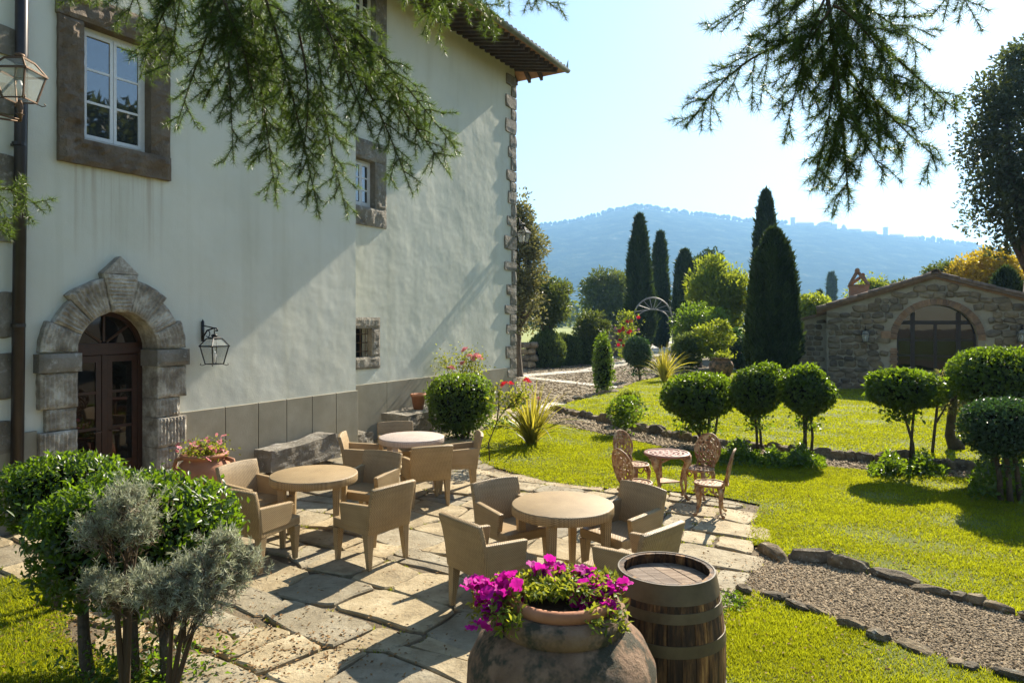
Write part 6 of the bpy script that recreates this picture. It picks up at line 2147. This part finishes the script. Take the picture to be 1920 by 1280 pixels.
def CY(label, px_, d, top, wpx, n, seed, base=0.0, tip=1.0, L=.30, mat=None):
    b = ((px_ - CX) / FPX * d, d, base)
    h = CAMZ + (HORIZON - top) / FPX * d - base - .2
    return cypress('cypress', label, b, h, wpx / 2 / FPX * d, n, seed, mat, L=L, tip=tip)
CY('large dark cypress beside the stone pavilion', 1450, 25.2, 432, 100, 26000, 201, ZU, 1.25, .26)
CY('taller slim cypress just behind the large one', 1436, 44, 362, 66, 15000, 202, 0, .75, .40)
CY('tallest broad cypress behind the metal pergola', 1199, 52, 408, 58, 17000, 203, 0, .8, .45)
CY('slender cypress right of the tallest broad one', 1238, 62, 440, 40, 12000, 204, 0, .8, .5)
CY('blunt dark cypress right of the pergola', 1284, 60, 474, 46, 12000, 205, 0, 1.2, .5)
CY('lone distant blue grey cypress beside the chimney', 1559, 190, 515, 14, 5000, 206, 0, 2.2, 1.2)
CY('tiny cypress left of the lone distant one', 1537, 60, 548, 10, 2500, 207, 0, 1, .4)
CY('tiny cypress right of the pavilion chimney', 1642, 62, 533, 8, 2500, 208, 0, 1, .4)
CY('squat dark cypress behind the pavilion roof', 1885, 34, 505, 60, 9000, 209, 0, 2.4, .3)

# far woods at the meadow's end
g = np.random.default_rng(44)
n = 220
C = np.stack([g.uniform(-60, 190, n), g.uniform(250, 420, n), g.uniform(1.5, 8, n)], 1)
ci = np.repeat(np.arange(n), 60); k = len(ci); d_ = rdir(k)
P = C[ci] + d_ * (4.5 * g.random(k) ** .5)[:, None] * np.array([1.4, 1, 1]); P[:, 2] = np.maximum(P[:, 2], 0)
V, F = leaf_geo(P, unit(g.normal(size=(k, 3))), unit(d_ + np.array([0, 0, .5])), 2.2, 1.6)
tag(np_mesh('far_woods', V, F, M['tree'], None, np.repeat(g.random(k), 4)), 'hazy belt of trees beyond the meadow', 'woods', None, 'stuff')

# ------------------------------------------------------------------ metal pergola arch
pd = 42.0
pa, pb = at(1180, 600, pd), at(1268, 600, pd)
pg = empty('metal_pergola', ((pa.x + pb.x) / 2, pd, 0), 0, 'thin pale metal garden arch over the path', 'pergola')
M['paleiron'] = plain('pale_grey_iron', (.30, .29, .26), .6, .3, 5, .2)
hw = (pb.x - pa.x) / 2
zs_ = at(1200, 598, pd).z; za = at(1200, 558, pd).z; zi = at(1200, 580, pd).z
def arc(w, z0, z1, n=16): return [(w * math.cos(math.pi * i / n), 0, z0 + (z1 - z0) * math.sin(math.pi * i / n)) for i in range(n + 1)]
MB().tube(arc(hw * .82, zs_, za), .045, 6).build('outer_arch', M['paleiron'], pg, True)
MB().tube(arc(hw * .70, zs_ - .1, zi), .035, 6).build('inner_arch', M['paleiron'], pg, True)
for k in range(1, 9):
    a = math.pi * k / 9
    MB().tube([(hw * .12 * math.cos(a), 0, zi), (hw * .80 * math.cos(a), 0, zs_ + (za - zs_) * math.sin(a))], .022, 5).build('ray', M['paleiron'], pg)
for sgn in (-1, 1):
    MB().tube([(sgn * hw * .82, 0, zs_), (sgn * hw * .9, 0, zs_ + .45), (sgn * hw * 1.12, 0, zs_ - .1)], .03, 5).build('wing', M['paleiron'], pg)
    for q in (.84, 1.08):
        MB().tube([(sgn * hw * q, 0, -.05), (sgn * hw * q, 0, zs_)], .035, 6).build('post', M['paleiron'], pg)
t = empty('climbing_rose', (pa.x - .2, pd - .3, 0), 0, 'climbing rose on the left post of the metal arch', 'rose')
g = np.random.default_rng(46)
leaf_cloud('leaves', np.stack([g.normal(0, .35, 600), g.normal(0, .3, 600), g.uniform(.2, 3.1, 600)], 1), .22, .14, M['lime'], t, 63)
PK3 = flower_mesh(M['red'], .12, 5, .3)
for _ in range(12): place('flower', PK3, (g.normal(0, .4), -.3, g.uniform(.6, 2.9)), (1, 1, 1), (1.2, 0, 0), t)

# ------------------------------------------------------------------ cedar limbs overhead
def cedar_limb(name, parent, root, tips, seed, droop=.22, side=.17, step=.010, nlen=.030, dens=1.0, nw=.0016, wk=.75):
    """a limb that fans into shoots; every shoot carries side twigs set with whorls of needles"""
    g = np.random.default_rng(seed)
    wood = MB()
    NP, ND = [], []

    def whorls(pts, start=0.0):
        pts = np.array(pts)
        seg = np.linalg.norm(np.diff(pts, axis=0), axis=1); cum = np.concatenate([[0], np.cumsum(seg)])
        tot = cum[-1]
        m = int(tot * (1 - start) / step)
        if m < 1: return
        s_ = start * tot + (np.arange(m) + g.random(m)) * tot * (1 - start) / m
        p = np.stack([np.interp(s_, cum, pts[:, k]) for k in range(3)], 1)
        t_ = np.stack([np.interp(s_ + .01, cum, pts[:, k]) - np.interp(s_ - .01, cum, pts[:, k]) for k in range(3)], 1)
        t_ = unit(t_ + 1e-6)
        k = 14
        P = np.repeat(p, k, 0); Tt = np.repeat(t_, k, 0)
        D = unit(rdir2(len(P)) + Tt * .75)
        NP.append(P); ND.append(D)

    def rdir2(n): return unit(g.normal(size=(n, 3)))

    def shoot(a, b, r0, level, sag):
        a, b = Vector(a), Vector(b)
        L = (b - a).length
        n = max(4, int(L / .05))
        bend = Vector(g.normal(size=3) * L * .05)
        pts = []
        for i in range(n + 1):
            q = i / n
            p = a.lerp(b, q) + bend * math.sin(q * math.pi) + Vector((0, 0, sag * L * math.sin(q * math.pi) * .8))
            pts.append(p)
        wood.tube(pts, [max(.0011, r0 * wk * (1 - .85 * i / n)) for i in range(n + 1)], 5 if level else 7, False)
        whorls(pts, .12 if level == 0 else .05)
        if level >= 2: return
        d = (b - a).normalized()
        cnt = int(L / (.036 if level == 0 else .05) * dens)
        view = Vector((0, 1, 0))
        lat = d.cross(view).normalized()
        for i in range(cnt):
            q = .12 + .84 * (i + g.random()) / cnt
            p = pts[min(n, int(q * n))]
            sgn = 1 if (i % 2) else -1
            l = (side if level == 0 else side * .42) * g.uniform(.45, 1.25) * (1 - .62 * q) + .025
            dir_ = (d * g.uniform(.5, .95) + lat * sgn * g.uniform(.5, 1.0) + Vector((g.normal() * .1, g.normal() * .35, -.30 + g.normal() * .1))).normalized()
            shoot(p, p + dir_ * l + Vector((0, 0, -droop * l)), r0 * .38, level + 1, .06)
    for (a, tip, r0) in tips:
        shoot(a, tip, r0, 0, .10)
    wood.build(name, M['twig'], parent, True)
    P = np.concatenate(NP); D = np.concatenate(ND)
    L = nlen * g.uniform(.6, 1.15, len(P))
    V, F = blade_geo(P, D, L, nw)
    np_mesh('needles', V, F, M['needle'], parent, np.repeat(g.random(len(P)), 3))


cedar = empty('cedar_tree', (1.2, -3.0, 0), 0, 'cedar with needled limbs hanging into the top of the view', 'tree')
cl_ = Vector((1.2, -3.0, 0))
def L_(px_, py_, d): return at(px_, py_, d) - cl_
MB().tube([(0, 0, -.1), (.05, .05, 2), (0, 0, 5), (0, .1, 9)], [.42, .34, .28, .18], 14).build('trunk', M['bark'], cedar, True)
rl = L_(600, -260, 3.0); rr = L_(1535, -190, 2.5)
MB().tube([(0, 0, 4.6), rl.lerp(Vector((0, 0, 4.6)), .5) + Vector((0, 0, .25)), rl], [.11, .07, .035], 10).build('limb', M['bark'], cedar, True)
MB().tube([(0, 0, 4.4), rr.lerp(Vector((0, 0, 4.4)), .5) + Vector((0, 0, .25)), rr, L_(1548, -20, 2.35)], [.10, .06, .028, .016], 10).build('limb', M['bark'], cedar, True)
D1 = 3.1
def lt_(x0, y0, d0, x1, y1, d1, r0): return (L_(x0, y0, d0), L_(x1, y1, d1), r0)
left = [lt_(560, -60, 3.0, 862, 288, 3.2, .011), lt_(540, -60, 3.0, 845, 330, 3.1, .011), lt_(520, -40, 3.0, 775, 368, 3.0, .011), lt_(600, 130, 3.05, 650, 400, 3.05, .008),
        lt_(480, -60, 2.9, 600, 410, 2.95, .011), lt_(460, -60, 3.0, 520, 388, 3.0, .010), lt_(420, -60, 2.95, 438, 305, 2.95, .010), lt_(440, -40, 3.0, 328, 246, 3.0, .010),
        lt_(380, -60, 3.05, 262, 150, 3.05, .009), lt_(340, -60, 3.1, 310, 150, 3.0, .008), lt_(560, -60, 2.9, 700, 260, 2.9, .010), lt_(590, 70, 3.1, 800, 232, 3.2, .009),
        lt_(760, -90, 3.1, 840, 50, 3.2, .008), lt_(500, -60, 3.1, 560, 260, 3.1, .010), lt_(400, -40, 2.9, 480, 210, 2.9, .010), lt_(780, -80, 3.1, 940, 36, 3.2, .008),
        lt_(860, -80, 3.0, 1052, 22, 3.0, .007), lt_(290, -70, 3.0, 235, 45, 3.0, .007), lt_(200, -80, 3.0, 110, 12, 3.0, .007), 
        lt_(-60, 360, 3.0, 82, 398, 3.0, .006), lt_(-60, 400, 3.0, 14, 442, 3.0, .005), lt_(560, 60, 2.95, 560, 330, 2.95, .008), lt_(470, 0, 3.0, 380, 190, 3.0, .009), lt_(500, 40, 3.05, 500, 300, 3.0, .009)]
cedar_limb('twigs', cedar, rl, left, 301, side=.175, nlen=.036, dens=.9, nw=.0018, step=.009, droop=.10)
right = [lt_(1548, -30, 2.35, 1592, 395, 2.35, .013), lt_(1560, 60, 2.35, 1285, 240, 2.4, .009), lt_(1548, -40, 2.35, 1335, 55, 2.4, .008), lt_(1545, -20, 2.35, 1412, 92, 2.35, .007), lt_(1550, -10, 2.35, 1470, 265, 2.3, .008),
         lt_(1560, 60, 2.35, 1525, 350, 2.3, .007), lt_(1556, -20, 2.35, 1792, 205, 2.4, .010), lt_(1575, 110, 2.35, 1772, 310, 2.4, .008), lt_(1585, 150, 2.35, 1690, 285, 2.35, .006), lt_(1590, 200, 2.35, 1660, 330, 2.35, .006),
         lt_(1556, -40, 2.35, 1745, 95, 2.4, .008), lt_(1570, -40, 2.35, 1720, 10, 2.4, .006), lt_(1562, 10, 2.3, 1700, 180, 2.3, .008), lt_(1790, -60, 2.2, 1768, 40, 2.2, .004), lt_(1555, 20, 2.3, 1460, 170, 2.3, .007), lt_(1585, 240, 2.35, 1530, 352, 2.35, .005), lt_(1540, -40, 2.35, 1440, -10, 2.35, .006), lt_(1570, 40, 2.4, 1650, 250, 2.4, .007)]
cedar_limb('twigs', cedar, rr, right, 302, side=.16, nlen=.040, dens=.8, nw=.0017, step=.0085, wk=.62)
